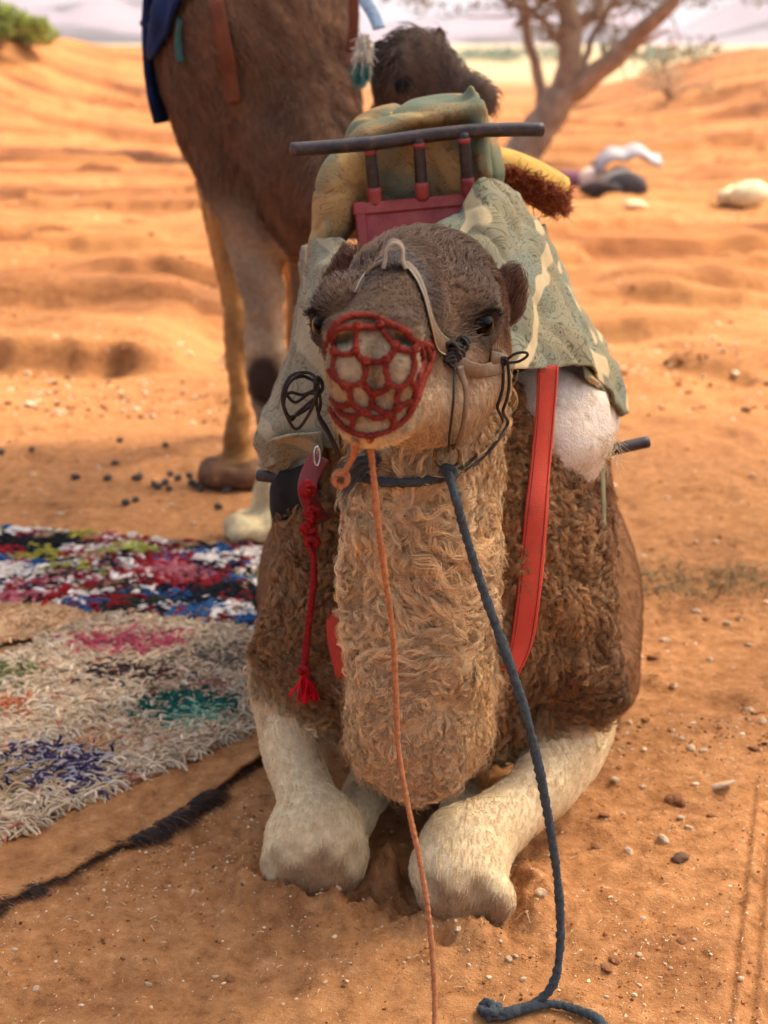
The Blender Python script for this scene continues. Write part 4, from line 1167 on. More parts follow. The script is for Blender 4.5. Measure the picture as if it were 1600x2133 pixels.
# ---- seat cushion behind the bars
cu = Field((-0.35, 2.78, 0.82), (0.45, 3.45, 1.45), 0.008)
cu.add(ellipsoid(P(885, 280, 3.14), (0.135, 0.13, 0.052)), 0.03)
cu.add(ellipsoid(P(800, 303, 3.12), (0.075, 0.12, 0.050)), 0.04)
cu.add(ellipsoid(P(945, 268, 3.16), (0.075, 0.13, 0.058)), 0.04)
cu.add(ellipsoid(P(870, 375, 3.10), (0.150, 0.11, 0.085)), 0.03)
cu.add(chain([np.r_[P(770, 345, 3.06), 0.06, 0.09], np.r_[P(712, 400, 3.03), 0.055, 0.10], np.r_[P(690, 470, 3.00), 0.045, 0.10], np.r_[P(672, 540, 2.98), 0.032, 0.09]], (1, 0, 0)), 0.03)
cu.add(ellipsoid(P(960, 360, 3.10), (0.09, 0.12, 0.10)), 0.03)
cu.add(chain([np.r_[P(765, 282, 3.04), 0.09, 0.026], np.r_[P(868, 246, 3.05), 0.10, 0.028], np.r_[P(978, 226, 3.07), 0.11, 0.026]], (0, 1, 0)), 0.02)
cu.add(chain([np.r_[P(978, 262, 3.08), 0.030, 0.10], np.r_[P(996, 300, 3.04), 0.024, 0.10], np.r_[P(1000, 370, 3.02), 0.024, 0.09]], (1, 0, 0)), 0.02)
cv, cq = cu.mesh(2); del cu
cn = vnormals(cv, cq)
cv = cv + cn * (0.006 * vec_noise(cv, 9.0)[:, :1] - 0.010 * np.exp(-(vec_noise(cv * [1.3, 1, 0.8], 9.0)[:, 1:2] / 0.16)**2) - 0.006 * np.exp(-(vec_noise(cv * [0.8, 1, 1.5] + 2, 16.0)[:, 1:2] / 0.14)**2))
cush = thing('seat_cushion', (0.07, 3.1, 1.0), 'bulging seat cushion in gold and teal brocade behind the iron bars', 'cushion')
mesh_obj('cushion', cv, cq, gold_cloth, cush, uv=np.stack([cv[:, 0] + 0.3 * cv[:, 1], cv[:, 2] + 0.3 * cv[:, 1]], 1))
q = catmull(PP([(815, 238, 3.035), (832, 254, 3.005), (850, 272, 2.985), (856, 290, 2.985)]), 6)
v, f = tube(q, 0.0075, 9, flat=0.7); mesh_obj('yellow_tie', v, f, simple('yellow_cord', lin(172, 152, 84), 0.8, 0.1), cush)

# ---- rolled blanket
bl = thing('folded_blanket', (0.3, 3.3, 1.05), 'folded shaggy blanket with rust brown pile and yellow lining behind the saddle', 'blanket')
C0 = [(900, 345, 3.30), (955, 345, 3.29), (1005, 352, 3.28), (1060, 362, 3.26), (1120, 388, 3.25), (1172, 418, 3.27)]
cc = catmull(PP(C0), 8)
TH = np.linspace(0.040, 0.046, len(cc))
V_, F_, K_ = [], [], 14
a = np.linspace(0, 2 * math.pi, K_, endpoint=False)
tt, n_, b_ = frames(cc)
upv = unit(np.array([0.45, 0, 0.9])); 
prof = np.stack([np.sign(np.cos(a)) * np.abs(np.cos(a))**0.6, np.sign(np.sin(a)) * np.abs(np.sin(a))**0.6], 1)
V_ = np.array([c + up_[None] * 0 + np.outer(prof[:, 0], np.array([0, 1, 0])) * 0.13 + np.outer(prof[:, 1], upv) * th_ + np.array([0, 0.12, 0.0]) for c, up_, th_ in zip(cc, n_, TH)]).reshape(-1, 3)
F_ = grid_faces(len(cc), K_, True).tolist() + [list(range(K_)), [(len(cc) - 1) * K_ + i for i in range(K_)][::-1]]
yel = simple('yellow_lining', lin(206, 164, 84), 0.9, 0.1, 0.35, 25, 0.6, 180, 0.004)
mesh_obj('lining', V_, F_, yel, bl)
rg = np.random.default_rng(97); N = 5200
t = rg.random(N) ** 0.8
i = (t * (len(cc) - 1)).astype(int)
b = cc[i] + np.array([0, -0.008, 0]) + upv[None] * (rg.uniform(-0.75, 0.35, N) * TH[i])[:, None] + rg.normal(0, 0.004, (N, 3))
wrap = rg.random(N) < 0.25
b[wrap] = cc[-1] + np.stack([rg.normal(0.002, 0.004, wrap.sum()), rg.uniform(0, 0.2, wrap.sum()), rg.uniform(-0.03, 0.03, wrap.sum())], 1)
d = unit(rg.normal(size=(N, 3)) * 0.6 + np.where(wrap[:, None], np.array([0.9, -0.2, -0.2]), np.array([0.1, -1, -0.15])))
s = np.linspace(0, 1, 5)[None, :, None]
pos = b[:, None] + d[:, None] * s * rg.uniform(0.010, 0.022, (N, 1, 1)) + rg.normal(0, 0.005, (N, 1, 3)) * s * s
tint = np.where(rg.random((N, 1)) < 0.85, lin(150, 68, 30)[None], lin(200, 124, 58)[None]) * rg.uniform(0.6, 1.3, (N, 1))
hair_obj('pile', pos, 0.0011, tint, fur_m, bl)

# ================================================================== trees and shrubs
bark = NT('acacia_bark')
bark.bump(bark.noise(30, 5, 0.7, bark.n('ShaderNodeMapping', {'Vector': bark.coord(), 'Scale': (1, 1, 0.25)}).outputs[0]), 0.8, 0.02)
bark_m = bark.out(bark.ramp(bark.noise(7, 6, 0.65), [(0.3, lin(130, 108, 90)), (0.55, lin(166, 142, 118)), (0.75, lin(190, 166, 140))]), 0.9, 0.1)
def leaf_mat(name):
    m = NT(name)
    m.b.inputs['Transmission Weight'].default_value = 0.0
    d = m.out(m.attr(), 0.7, 0.2)
    tr = m.n('ShaderNodeBsdfTranslucent', {'Color': m.attr()})
    mx = m.n('ShaderNodeMixShader', {0: 0.3, 1: m.b.outputs[0], 2: tr.outputs[0]})
    m.t.links.new(mx.outputs[0], m.t.nodes['Material Output'].inputs[0])
    return d
leaves_m = leaf_mat('leaves')
def leaf_cloud(cent, rad, count, size, colr, rg, var=0.35):
    """small leaf faces spread through clumps"""
    cent = np.asarray(cent, float); rad = np.asarray(rad, float)
    vol = rad.prod(1) ** 0.7
    i = rg.choice(len(cent), count, p=vol / vol.sum())
    d = unit(rg.normal(size=(count, 3))) * (rg.random((count, 1)) ** 0.45)
    c = cent[i] + d * rad[i]
    a = unit(rg.normal(size=(count, 3))); b = unit(np.cross(a, rg.normal(size=(count, 3))))
    s = size * rg.uniform(0.5, 1.3, (count, 1))
    V = np.stack([c - a * s, c + b * s * 0.45, c + a * s, c - b * s * 0.45], 1).reshape(-1, 3)
    F = np.arange(count * 4).reshape(-1, 4)
    k = np.asarray(colr)[None] * rg.uniform(1 - var, 1 + var, (len(cent), 1))[i] * rg.uniform(0.75, 1.25, (count, 1))
    return V, F, np.repeat(k, 4, 0)
def limb(path, r0, r1, rg, wob=0.02):
    q = resample(catmull(np.asarray(path, float), 8), 0.12)
    q[1:-1] += rg.normal(0, wob, q[1:-1].shape)
    return tube(q, np.linspace(r0, r1, len(q)), 9)

# unseen acacia added out of frame so its crown shades the resting place
rg = np.random.default_rng(101)
st = thing('shade_tree', (3.9, 5.6, 0.0), 'unseen spreading acacia tree added to shade the resting camels', 'tree')
tp = [limb([(3.9, 5.6, -0.1), (3.8, 5.5, 1.2), (3.6, 5.3, 2.4)], 0.20, 0.14, rg)]
cl, cr = [], []
for k in range(46):
    a = rg.uniform(0, 6.283); rr = 3.3 * math.sqrt(rg.random())
    c = np.array([3.15 + rr * math.cos(a) * 1.15, 4.75 + rr * math.sin(a), 4.5 + 0.45 * rg.normal() - 0.05 * rr])
    cl.append(c); cr.append(np.array([0.85, 0.85, 0.34]) * rg.uniform(0.7, 1.25))
    if k < 16:
        m_ = np.array([3.6, 5.3, 2.4]) * 0.55 + c * 0.45 + [0, 0, -0.2]
        tp.append(limb([(3.6, 5.3, 2.35), m_, c], 0.075, 0.02, rg))
v, f = merge(tp); mesh_obj('trunk', v, f, bark_m, st)
v, f, c = leaf_cloud(cl, cr, 11000, 0.075, lin(108, 116, 62), rg); mesh_obj('crown', v, f, leaves_m, st, False, c)

# the bare-limbed acacia further out
rg = np.random.default_rng(103)
Yt = 20.0
ac = thing('acacia_tree', (*G(1085, 335)[:2], 0.0), 'gnarled acacia with forked pale brown trunk standing on the orange sand', 'tree')
def lm(pts, r0, r1):
    return limb(PP([(u, v, Yt + d) for u, v, d in pts]), r0, r1, rg, 0.012)
tp = [lm([(1075, 350, 0), (1100, 300, 0), (1140, 245, 0), (1175, 195, 0)], 0.26, 0.20),
      lm([(1170, 205, 0), (1185, 140, 0), (1190, 70, 0.1), (1178, 0, 0.2), (1150, -120, 0.3), (1080, -260, 0.2)], 0.17, 0.08),
      lm([(1165, 210, 0), (1230, 165, -0.1), (1290, 110, -0.2), (1340, 60, -0.3), (1400, 5, -0.4), (1490, -120, -0.5)], 0.16, 0.06),
      lm([(1120, 270, 0), (1128, 210, 0.1), (1118, 140, 0.2), (1098, 70, 0.3), (1090, 0, 0.4), (1040, -140, 0.5)], 0.085, 0.04),
      lm([(1190, 70, 0.1), (1240, 20, 0.2), (1270, -60, 0.3), (1330, -200, 0.3)], 0.08, 0.03),
      lm([(1215, 175, -0.1), (1222, 110, 0.2), (1250, 50, 0.4), (1300, -30, 0.5)], 0.06, 0.025),
      lm([(1185, 120, 0), (1130, 40, 0.2), (1050, -20, 0.4), (960, -60, 0.5)], 0.06, 0.02),
      lm([(1300, 100, -0.2), (1350, 85, -0.1), (1400, 60, 0)], 0.04, 0.015)]
for k in range(26):
    u0, v0 = ((1100, 30), (1185, 60), (1340, 60), (1250, 40), (1050, 0), (1270, 120))[k % 6]
    tp.append(lm([(u0, v0, 0), (u0 + rg.normal(0, 45), v0 - rg.uniform(-30, 60), 0.2), (u0 + rg.normal(10, 90), v0 - rg.uniform(-60, 110), 0.4)], 0.022, 0.008))
v, f = merge(tp); mesh_obj('trunk', v, f, bark_m, ac)
cl, cr = [], []
for k in range(70):
    u0 = rg.uniform(820, 1640); v0 = rg.uniform(-330, -10) 
    cl.append(P(u0, v0, Yt + rg.uniform(-1.6, 1.8))); cr.append(np.array([0.42, 0.5, 0.22]) * rg.uniform(0.7, 1.3))
for u0, v0 in ((880, 10), (940, 15), (1000, 5), (1060, 12), (1140, 25), (1260, 40), (1290, 65), (1310, 20), (1330, 110), (1360, 140), (1400, 105), (1440, 120), (1470, 95), (1120, 60), (1225, 20)):
    cl.append(P(u0, v0, Yt + rg.uniform(-0.5, 0.5))); cr.append(np.array([0.24, 0.3, 0.13]) * rg.uniform(0.8, 1.2))
v, f, c = leaf_cloud(cl[:70], cr[:70], 15000, 0.045, lin(128, 108, 72), rg)
v2, f2, c2 = leaf_cloud(cl[70:], cr[70:], 900, 0.038, lin(138, 122, 96), rg)
mesh_obj('crown', np.vstack([v, v2]), np.vstack([f, f2 + len(v)]), leaves_m, ac, False, np.vstack([c, c2]))

def shrub(name, x, y, w, h, count, colr, label, seed, size=0.05, zoff=0):
    rg = np.random.default_rng(seed)
    z = float(ground_z(x, y)) + zoff
    t = thing(name, (x, y, z), label, 'shrub')
    cl, cr, tp = [], [], []
    for k in range(14):
        a = rg.uniform(0, 6.283); q = math.sqrt(rg.random())
        c = np.array([x + w * q * math.cos(a), y + w * q * math.sin(a), z + h * rg.uniform(0.25, 0.95) * (1.1 - 0.6 * q)])
        cl.append(c); cr.append(np.array([0.3 * w, 0.3 * w, 0.24 * h]) * rg.uniform(0.7, 1.3))
        tp.append(limb([(x, y, z - 0.05), (x * 0.5 + c[0] * 0.5, y * 0.5 + c[1] * 0.5, z + 0.3 * h), c], 0.02, 0.006, rg, 0.005))
    v, f = merge(tp); mesh_obj('stem', v, f, bark_m, t)
    v, f, c = leaf_cloud(cl, cr, count, size, colr, rg); mesh_obj('foliage', v, f, leaves_m, t, False, c)
shrub('green_shrub', -6.15, 25.4, 0.85, 0.72, 5200, lin(132, 142, 66), 'bushy green shrub growing on the dune crest', 5)
shrub('dry_shrub', 5.6, 31.0, 0.7, 0.85, 500, lin(150, 132, 104), 'thin dry shrub on the sand beyond the acacia', 6, 0.04)
rg = np.random.default_rng(108)
cl = np.stack([rg.uniform(-8, 40, 90), rg.uniform(118, 132, 90), rg.uniform(0.2, 0.9, 90)], 1)
v, f, c = leaf_cloud(cl, np.tile([1.1, 0.8, 0.5], (90, 1)), 7000, 0.16, lin(128, 140, 122), rg)
tag(mesh_obj('far_scrub', v, f, leaves_m, None, False, c), 'line of grey green scrub far out on the pale plain', 'scrub', kind='stuff')

# ================================================================== the standing camel
camel2 = thing('standing_camel', (-0.4, 4.9, 0.0), 'dark brown camel standing behind the resting one, its head lowered to one side', 'camel')
R2 = {}
def r2(n, f, k=0.06): R2.setdefault(n, []).append((f, k))
r2('trunk', ellipsoid((-0.40, 5.15, 1.47), (0.31, 0.80, 0.38)), 0.1)
r2('trunk', ellipsoid((-0.37, 4.72, 1.38), (0.265, 0.34, 0.37)), 0.1)
r2('trunk', ellipsoid((-0.45, 5.25, 1.80), (0.17, 0.36, 0.26)), 0.12)
r2('trunk', ellipsoid((-0.46, 5.80, 1.32), (0.29, 0.34, 0.34)), 0.1)
r2('trunk', chain([(-0.27, 4.60, 1.42, 0.17, 0.19), (-0.25, 4.46, 1.18, 0.155, 0.17), (-0.23, 4.44, 1.00, 0.11, 0.13), (-0.215, 4.50, 0.90, 0.075, 0.09)]), 0.1)
r2('trunk', chain([(-0.43, 4.70, 1.35, 0.15, 0.20), (-0.42, 4.58, 1.10, 0.115, 0.14), (-0.385, 4.52, 0.96, 0.085, 0.10)]), 0.08)
# forelegs
r2('leg', chain([(-0.39, 4.53, 1.02, 0.085, 0.095), (-0.365, 4.50, 0.80, 0.066, 0.07), (-0.355, 4.49, 0.60, 0.055, 0.058), (-0.355, 4.485, 0.50, 0.060, 0.066), (-0.35, 4.495, 0.42, 0.044, 0.05), (-0.35, 4.505, 0.22, 0.037, 0.042), (-0.36, 4.49, 0.11, 0.048, 0.052)]), 0.05)
r2('leg', chain([(-0.235, 4.58, 1.00, 0.085, 0.095), (-0.225, 4.60, 0.80, 0.055, 0.06), (-0.225, 4.61, 0.54, 0.052, 0.055), (-0.225, 4.62, 0.42, 0.040, 0.046), (-0.225, 4.62, 0.12, 0.045, 0.05)]), 0.05)
for x, y in ((-0.365, 4.47), (-0.225, 4.60), (-0.505, 5.09), (-0.33, 5.75)):
    r2('foot', ellipsoid((x - 0.060, y - 0.03, 0.045), (0.068, 0.110, 0.052)), 0.03)
    r2('foot', ellipsoid((x + 0.030, y - 0.03, 0.045), (0.068, 0.110, 0.052)), 0.03)
# hind legs
r2('leg', chain([(-0.58, 5.62, 1.15, 0.12, 0.19), (-0.555, 5.40, 0.90, 0.075, 0.11), (-0.52, 5.30, 0.68, 0.055, 0.065), (-0.505, 5.22, 0.50, 0.045, 0.055), (-0.50, 5.14, 0.26, 0.036, 0.042), (-0.505, 5.10, 0.10, 0.045, 0.05)]), 0.06)
r2('leg', chain([(-0.34, 5.80, 1.15, 0.12, 0.19), (-0.33, 5.82, 0.80, 0.07, 0.09), (-0.33, 5.92, 0.52, 0.05, 0.06), (-0.33, 5.80, 0.10, 0.045, 0.05)]), 0.06)
# neck sweeps low and to the side, head at the end of it
r2('neck', chain([(-0.24, 4.50, 1.25, 0.17, 0.16), (-0.16, 4.34, 1.10, 0.13, 0.13), (-0.06, 4.24, 1.04, 0.105, 0.11), (0.03, 4.20, 1.10, 0.09, 0.10), (0.065, 4.20, 1.25, 0.09, 0.095)], (0, 1, 0)), 0.06)
r2('head', ellipsoid((0.075, 4.19, 1.375), (0.108, 0.115, 0.105)), 0.03)
r2('head', ellipsoid((0.10, 4.16, 1.34), (0.115, 0.10, 0.085)), 0.03)
r2('head', chain([(0.10, 4.16, 1.350, 0.08, 0.075), (0.165, 4.11, 1.335, 0.06, 0.058), (0.215, 4.07, 1.325, 0.056, 0.050), (0.240, 4.05, 1.315, 0.052, 0.046)], (0, 1, 0)), 0.03)
r2('head', chain([(0.10, 4.18, 1.27, 0.07, 0.06), (0.17, 4.11, 1.27, 0.05, 0.045), (0.220, 4.07, 1.280, 0.038, 0.032)], (0, 1, 0)), 0.03)
r2('head', ellipsoid((0.055, 4.085, 1.345), (0.04, 0.04, 0.045)), 0.03)
r2('ear', ellipsoid((0.15, 4.24, 1.460), (0.022, 0.018, 0.040)), 0.02)
r2('ear', ellipsoid((-0.01, 4.17, 1.42), (0.030, 0.022, 0.050)), 0.02)
f2 = Field((-0.95, 3.95, -0.03), (0.40, 6.3, 2.12), 0.013)
for n in ('trunk', 'leg', 'foot', 'neck', 'head', 'ear'):
    for f, k in R2[n]: f2.add(f, k)
f2.carve(ellipsoid((0.272, 4.01, 1.335), (0.016, 0.02, 0.012)), 0.01)
v2, q2 = f2.mesh(2); del f2
n2 = vnormals(v2, q2)
X, Y, Z = v2.T
v2 = v2 + n2 * (0.006 * vec_noise(v2, 20.0)[:, :1] + 0.004 * vec_noise(v2, 50.0)[:, 1:2])
D = {n: np.min([f(X, Y, Z) for f, k in R2[n]], 0) for n in R2}
c2 = np.tile(lin(116, 82, 58), (len(v2), 1))
def put2(c, k, m): return c * (1 - m[:, None]) + np.asarray(k) * m[:, None]
legm = (D['leg'] < 0.035) * (1 - sstep(0.86, 1.10, Z))
c2 = put2(c2, lin(168, 142, 112), legm)
c2 = put2(c2, lin(166, 118, 66), legm * (Y > 4.75))
c2 = put2(c2, lin(214, 190, 142), (1 - sstep(0.20, 0.34, Z)) * (Y < 4.75))
c2 = put2(c2, lin(60, 44, 34), (1 - sstep(0.045, 0.075, np.linalg.norm((v2 - [-0.357, 4.42, 0.49]) * [1, 0.8, 0.7], axis=1))))
c2 = put2(c2, lin(92, 74, 60), ((D['foot'] < 0.02) & (Z < 0.025)).astype(float) * 0.6)
hm = (np.minimum(D['head'], D['ear']) < 0.02).astype(float)
c2 = put2(c2, lin(92, 70, 56), hm)
c2 = put2(c2, lin(112, 94, 78), hm * sstep(0.16, 0.24, X))
c2 = put2(c2, lin(46, 34, 27), hm * (1 - sstep(0.02, 0.06, X)) * sstep(1.33, 1.40, Z))
c2 = put2(c2, lin(24, 17, 14), (1 - sstep(0.016, 0.034, np.linalg.norm(v2 - [0.05, 4.045, 1.345], axis=1))))
c2 = put2(c2, lin(128, 84, 54), sstep(0.25, 1.0, vec_noise(v2 * [1, 1, 0.35], 9.0)[:, 2]) * 0.55 * (Z > 0.9))
c2 = c2 * (1 + 0.25 * vec_noise(v2 * [1, 1, 0.4], 30.0)[:, :1])
mesh_obj('body', v2, q2, skin_m, camel2, colors=np.clip(c2, 0.008, 0.9))
rg = np.random.default_rng(120)
p, n = scatter(v2, q2, n2, (Y < 5.4) * (Z > 0.98) * (legm < 0.2) + 1e-9, 24000, rg)
g = np.tile([0.0, 0.1, -1.0], (len(p), 1)) + 0.5 * vec_noise(p, 9.0)
pos = locks(p, n, g, rg.uniform(0.02, 0.05, len(p)), 0.003, 0.8, 1, 0.001, 5, rg, 0.4)
hp = ((p[:, 0] > -0.03))[:, None]
hair_obj('hair', pos, 0.0009, np.where(hp, lin(84, 62, 48), lin(116, 82, 58)) * rg.uniform(0.55, 1.6, (len(p), 1)), fur_m, camel2)
v, f = ball(np.array([0.045, 4.064, 1.343]), 0.020); mesh_obj('eye', v, f, eye_mat, camel2)

# its harness
navy = simple('navy_cloth', lin(28, 42, 78), 0.85, 0.1, 0.5, 12, 0.5, 90, 0.004)
sb = thing('blue_saddle_blanket', (-0.6, 5.0, 1.4), 'navy blue saddle blanket on the standing camel\'s flank', 'blanket')
th_ = np.linspace(-0.15, 1.0, 12)                                       # down the near flank from the back
rows = []
for k, t in enumerate(th_):
    row = []
    for y in np.linspace(4.62, 5.9, 14):
        ang = math.pi * (0.62 + 0.52 * (t + 0.15) / 1.15)
        row.append([-0.385 + 0.315 * math.cos(ang) * (1 + 0.04 * math.sin(y * 17)), y + 0.02 * math.sin(k), 1.50 + 0.44 * math.sin(ang) - 0.09 * t - 0.02 * (y - 4.6)])
    rows.append(row)
g = np.array(rows)
o = mesh_obj('blanket', g.reshape(-1, 3), grid_faces(12, 14), navy, sb); md = o.modifiers.new('thickness', 'SOLIDIFY'); md.thickness = 0.02
stick = simple('grey_stick', lin(84, 74, 64), 0.8)
q = resample(PP([(296, 48, 4.66), (340, 58, 4.60), (420, 66, 4.42)]), 0.02); v, f = tube(q, 0.010, 8)
tag(mesh_obj('saddle_stick', v, f, stick), 'thin grey stick tucked under the blue blanket', 'stick')
tree2 = BVHTree.FromPolygons([tuple(a) for a in v2], [tuple(a) for a in q2.tolist()])
def S2(u, v, off):
    h, n, i, d = tree2.ray_cast(CAMP, Vector(ray(u, v)))
    if h is None:
        h, n, i, d = tree2.find_nearest(Vector(P(u, v, 4.5)))
    return np.array(h) + np.array(n) * off, np.array(n)
fl = []
for t in np.linspace(0, 1, 14):
    fl.append([S2(a, -90 + 205 * t + 12 * math.sin(t * 9 + a * 0.05), 0.022 + 0.006 * math.sin(a * 0.16 + t * 4))[0] for a in np.linspace(319, 452 - 112 * t, 14)])
fl = np.array(fl)
for _ in range(2): fl[1:-1, 1:-1] = fl[1:-1, 1:-1] * 0.5 + 0.125 * (fl[:-2, 1:-1] + fl[2:, 1:-1] + fl[1:-1, :-2] + fl[1:-1, 2:])
o = mesh_obj('front_flap', fl.reshape(-1, 3), grid_faces(14, 14), navy, sb); md = o.modifiers.new('thickness', 'SOLIDIFY'); md.thickness = 0.012
def strap2(name, px, w, mat, label, cat):
    a = [S2(u, v, 0.014) for u, v in catmull(np.array(px, float), 6)]
    p = np.array([k[0] for k in a]); n = np.array([k[1] for k in a])
    for _ in range(3): p[1:-1] = p[1:-1] * 0.5 + 0.25 * (p[:-2] + p[2:])
    v, f = strap(p, n, w, 0.006); return tag(mesh_obj(name, v, f, mat), label, cat)
rust = simple('rust_webbing', lin(112, 62, 38), 0.8, 0.2, 0.3, 20)
strap2('rust_strap', [(452, 2), (466, 70), (480, 140), (492, 215)], 0.045, rust, 'rust orange strap down the standing camel\'s chest', 'strap')
strap2('teal_strap', [(384, 40), (380, 90), (384, 130)], 0.03, simple('teal_webbing', lin(50, 92, 84), 0.8), 'dark teal strap hanging below the blue blanket', 'strap')
rein = thing('blue_rein', (-0.03, 4.3, 1.3), 'pale blue rein with a rust strap beside the standing camel\'s neck', 'rein')
q = catmull(PP([(748, -40, 4.45), (760, 0, 4.4), (778, 30, 4.36), (790, 60, 4.33)]), 6); v, f = strap(q, np.tile([0.2, -1, 0], (len(q), 1)), 0.035, 0.004); mesh_obj('rein', v, f, simple('pale_blue_web', lin(140, 160, 178), 0.7), rein)
q = catmull(PP([(734, -40, 4.4), (737, 10, 4.39), (736, 60, 4.38), (728, 110, 4.37)]), 6); v, f = strap(q, np.tile([0.2, -1, 0], (len(q), 1)), 0.028, 0.004); mesh_obj('rust_strap', v, f, rust, rein)
tas = thing('head_tassel', (-0.06, 4.12, 1.3), 'white and teal wool tassel hanging beside the standing camel\'s cheek', 'tassel')
rg = np.random.default_rng(125)
for nm, a_, b_, cc_ in (('white_wool', (758, 85, 4.10), (756, 122, 4.09), lin(200, 190, 172)), ('teal_wool', (756, 122, 4.10), (752, 165, 4.09), lin(60, 118, 108))):
    N = 300; A, B = P(*a_), P(*b_); s = np.linspace(0, 1, 5)[None, :, None]
    pos = (A + rg.normal(0, 0.008, (N, 3)))[:, None] * (1 - s) + (B + rg.normal(0, 0.014, (N, 3)))[:, None] * s
    hair_obj(nm, pos, 0.002, cc_[None] * rg.uniform(0.7, 1.2, (N, 1)), fur_m, tas)

# ================================================================== rugs and mat
rag_m = NT('rag_strips'); rag_m.bump(rag_m.noise(400, 2), 0.3, 0.001)
rag_mat = rag_m.out(rag_m.attr(), 0.9, 0.1)
yarn_m = hair_mat('rag_yarn', 0.95, 0.03)
def inside(poly, p):
    s = np.ones(len(p), bool)
    for a, b in zip(poly, np.roll(poly, -1, 0)):
        s &= ((b[0] - a[0]) * (p[:, 1] - a[1]) - (b[1] - a[1]) * (p[:, 0] - a[0])) > 0
    return s
def rug(name, poly, count, colour, label, seed, L=(0.03, 0.055), W=(0.006, 0.011), base=lin(90, 74, 60), lift=0.6, weft='backing'):
    rg = np.random.default_rng(seed)
    poly = np.array(poly, float)
    cen = poly.mean(0)
    t = thing(name, (cen[0], cen[1], 0.0), label, 'rug')
    # backing sheet
    lo, hi = poly.min(0), poly.max(0)
    a, b = np.meshgrid(np.arange(lo[0], hi[0] + 0.02, 0.02), np.arange(lo[1], hi[1] + 0.02, 0.02), indexing='ij')
    g = np.dstack([a, b]); inn = inside(poly, g.reshape(-1, 2))
    F = grid_faces(*a.shape)
    F = F[inn[F].all(1)]
    o = mesh_obj(weft, np.dstack([g, ground_z(a, b) + 0.010]).reshape(-1, 3), F, simple(name + '_backing', base, 0.95, 0.05), t)
    md = o.modifiers.new('thickness', 'SOLIDIFY'); md.thickness = 0.008
    lo, hi = poly.min(0), poly.max(0)
    p = rg.uniform(lo, hi, (count, 2)); p = p[inside(poly, p)][:count // 5]
    kc = colour(p, rg) * rg.uniform(0.7, 1.2, (len(p), 1)); kc = np.repeat(kc, 5, 0)
    p = np.repeat(p, 5, 0) + rg.normal(0, 0.004, (len(p) * 5, 2))
    N = len(p)
    z = ground_z(p[:, 0], p[:, 1]) + 0.010
    az = rg.uniform(0, 6.283, N); l = rg.uniform(*L, N); w = rg.uniform(*W, N)
    d = np.stack([np.cos(az), np.sin(az)], 1); sd_ = np.stack([-np.sin(az), np.cos(az)], 1)
    e = rg.uniform(0.4 * lift, 1.2 * lift, N); curl = rg.normal(0, 0.35, N) * l; ph = rg.uniform(0, 6.28, N)
    pos = []
    for s in np.linspace(0, 1, 7):
        c = p + d * (l * (s - 0.25 * s * s))[:, None] + sd_ * (curl * s * s + 0.10 * l * np.sin(ph + 5 * s) * s)[:, None]
        pos.append(np.c_[c, z + l * e * (1.25 * s - 1.05 * s * s) + w * 0.4])
    pos = np.stack(pos, 1)
    C = np.clip(kc * rg.uniform(0.75, 1.2, (N, 1)), 0.01, 0.92)
    pl = hair_obj('pile', pos, w / 2, C, yarn_m, t, 0.85)
    tag(pl, kind='stuff')
    return t
g2 = lambda u, v: G(u, v)[:2]
# multicoloured rug
pal_a = [lin(*c) for c in ((168, 30, 44), (160, 28, 40), (222, 208, 200), (226, 216, 204), (30, 30, 48), (34, 36, 62), (24, 24, 28), (206, 120, 130), (206, 196, 84), (60, 110, 168), (222, 214, 204), (60, 66, 56), (150, 34, 44), (196, 160, 120), (172, 36, 48), (30, 28, 34))]
rga = np.random.default_rng(130)
sa = rga.uniform([-2.2, 3.4], [0.2, 4.9], (1500, 2)); ca = rga.integers(0, len(pal_a), 1500)
def col_a(p, rg):
    q = (p + rg.normal(0, 0.016, p.shape)) * [0.55, 1.0]
    d = ((q[:, None] - (sa * [0.55, 1.0])[None])**2).sum(2)
    c = np.array(pal_a)[ca[d.argmin(1)]]
    nv = np.exp(-(((p - g2(470, 1255)) / [0.12, 0.12])**2).sum(1)) > 0.5
    c[nv & (rg.random(len(p)) < 0.85)] = lin(26, 28, 46)
    bl = np.exp(-(((p - g2(400, 1290)) / [0.09, 0.05])**2).sum(1)) > 0.5
    c[bl & (rg.random(len(p)) < 0.7)] = lin(62, 108, 160)
    wh = np.exp(-(((p - g2(485, 1290)) / [0.06, 0.05])**2).sum(1)) > 0.5
    c[wh & (rg.random(len(p)) < 0.8)] = lin(226, 218, 210)
    gr = np.exp(-(((p - g2(285, 1160)) / [0.10, 0.07])**2).sum(1)) > 0.5
    c[gr & (rg.random(len(p)) < 0.8)] = lin(196, 204, 90)
    return c * np.where(c.min(1, keepdims=True) > 0.45, 0.85, 0.5)
rug('rag_rug', [g2(-420, 1205), g2(560, 1335), g2(690, 1168), g2(-330, 1095)], 22000, col_a, 'multicoloured shaggy rag rug in red, white, navy and yellow', 131, (0.03, 0.06), (0.010, 0.018), lin(34, 34, 44))
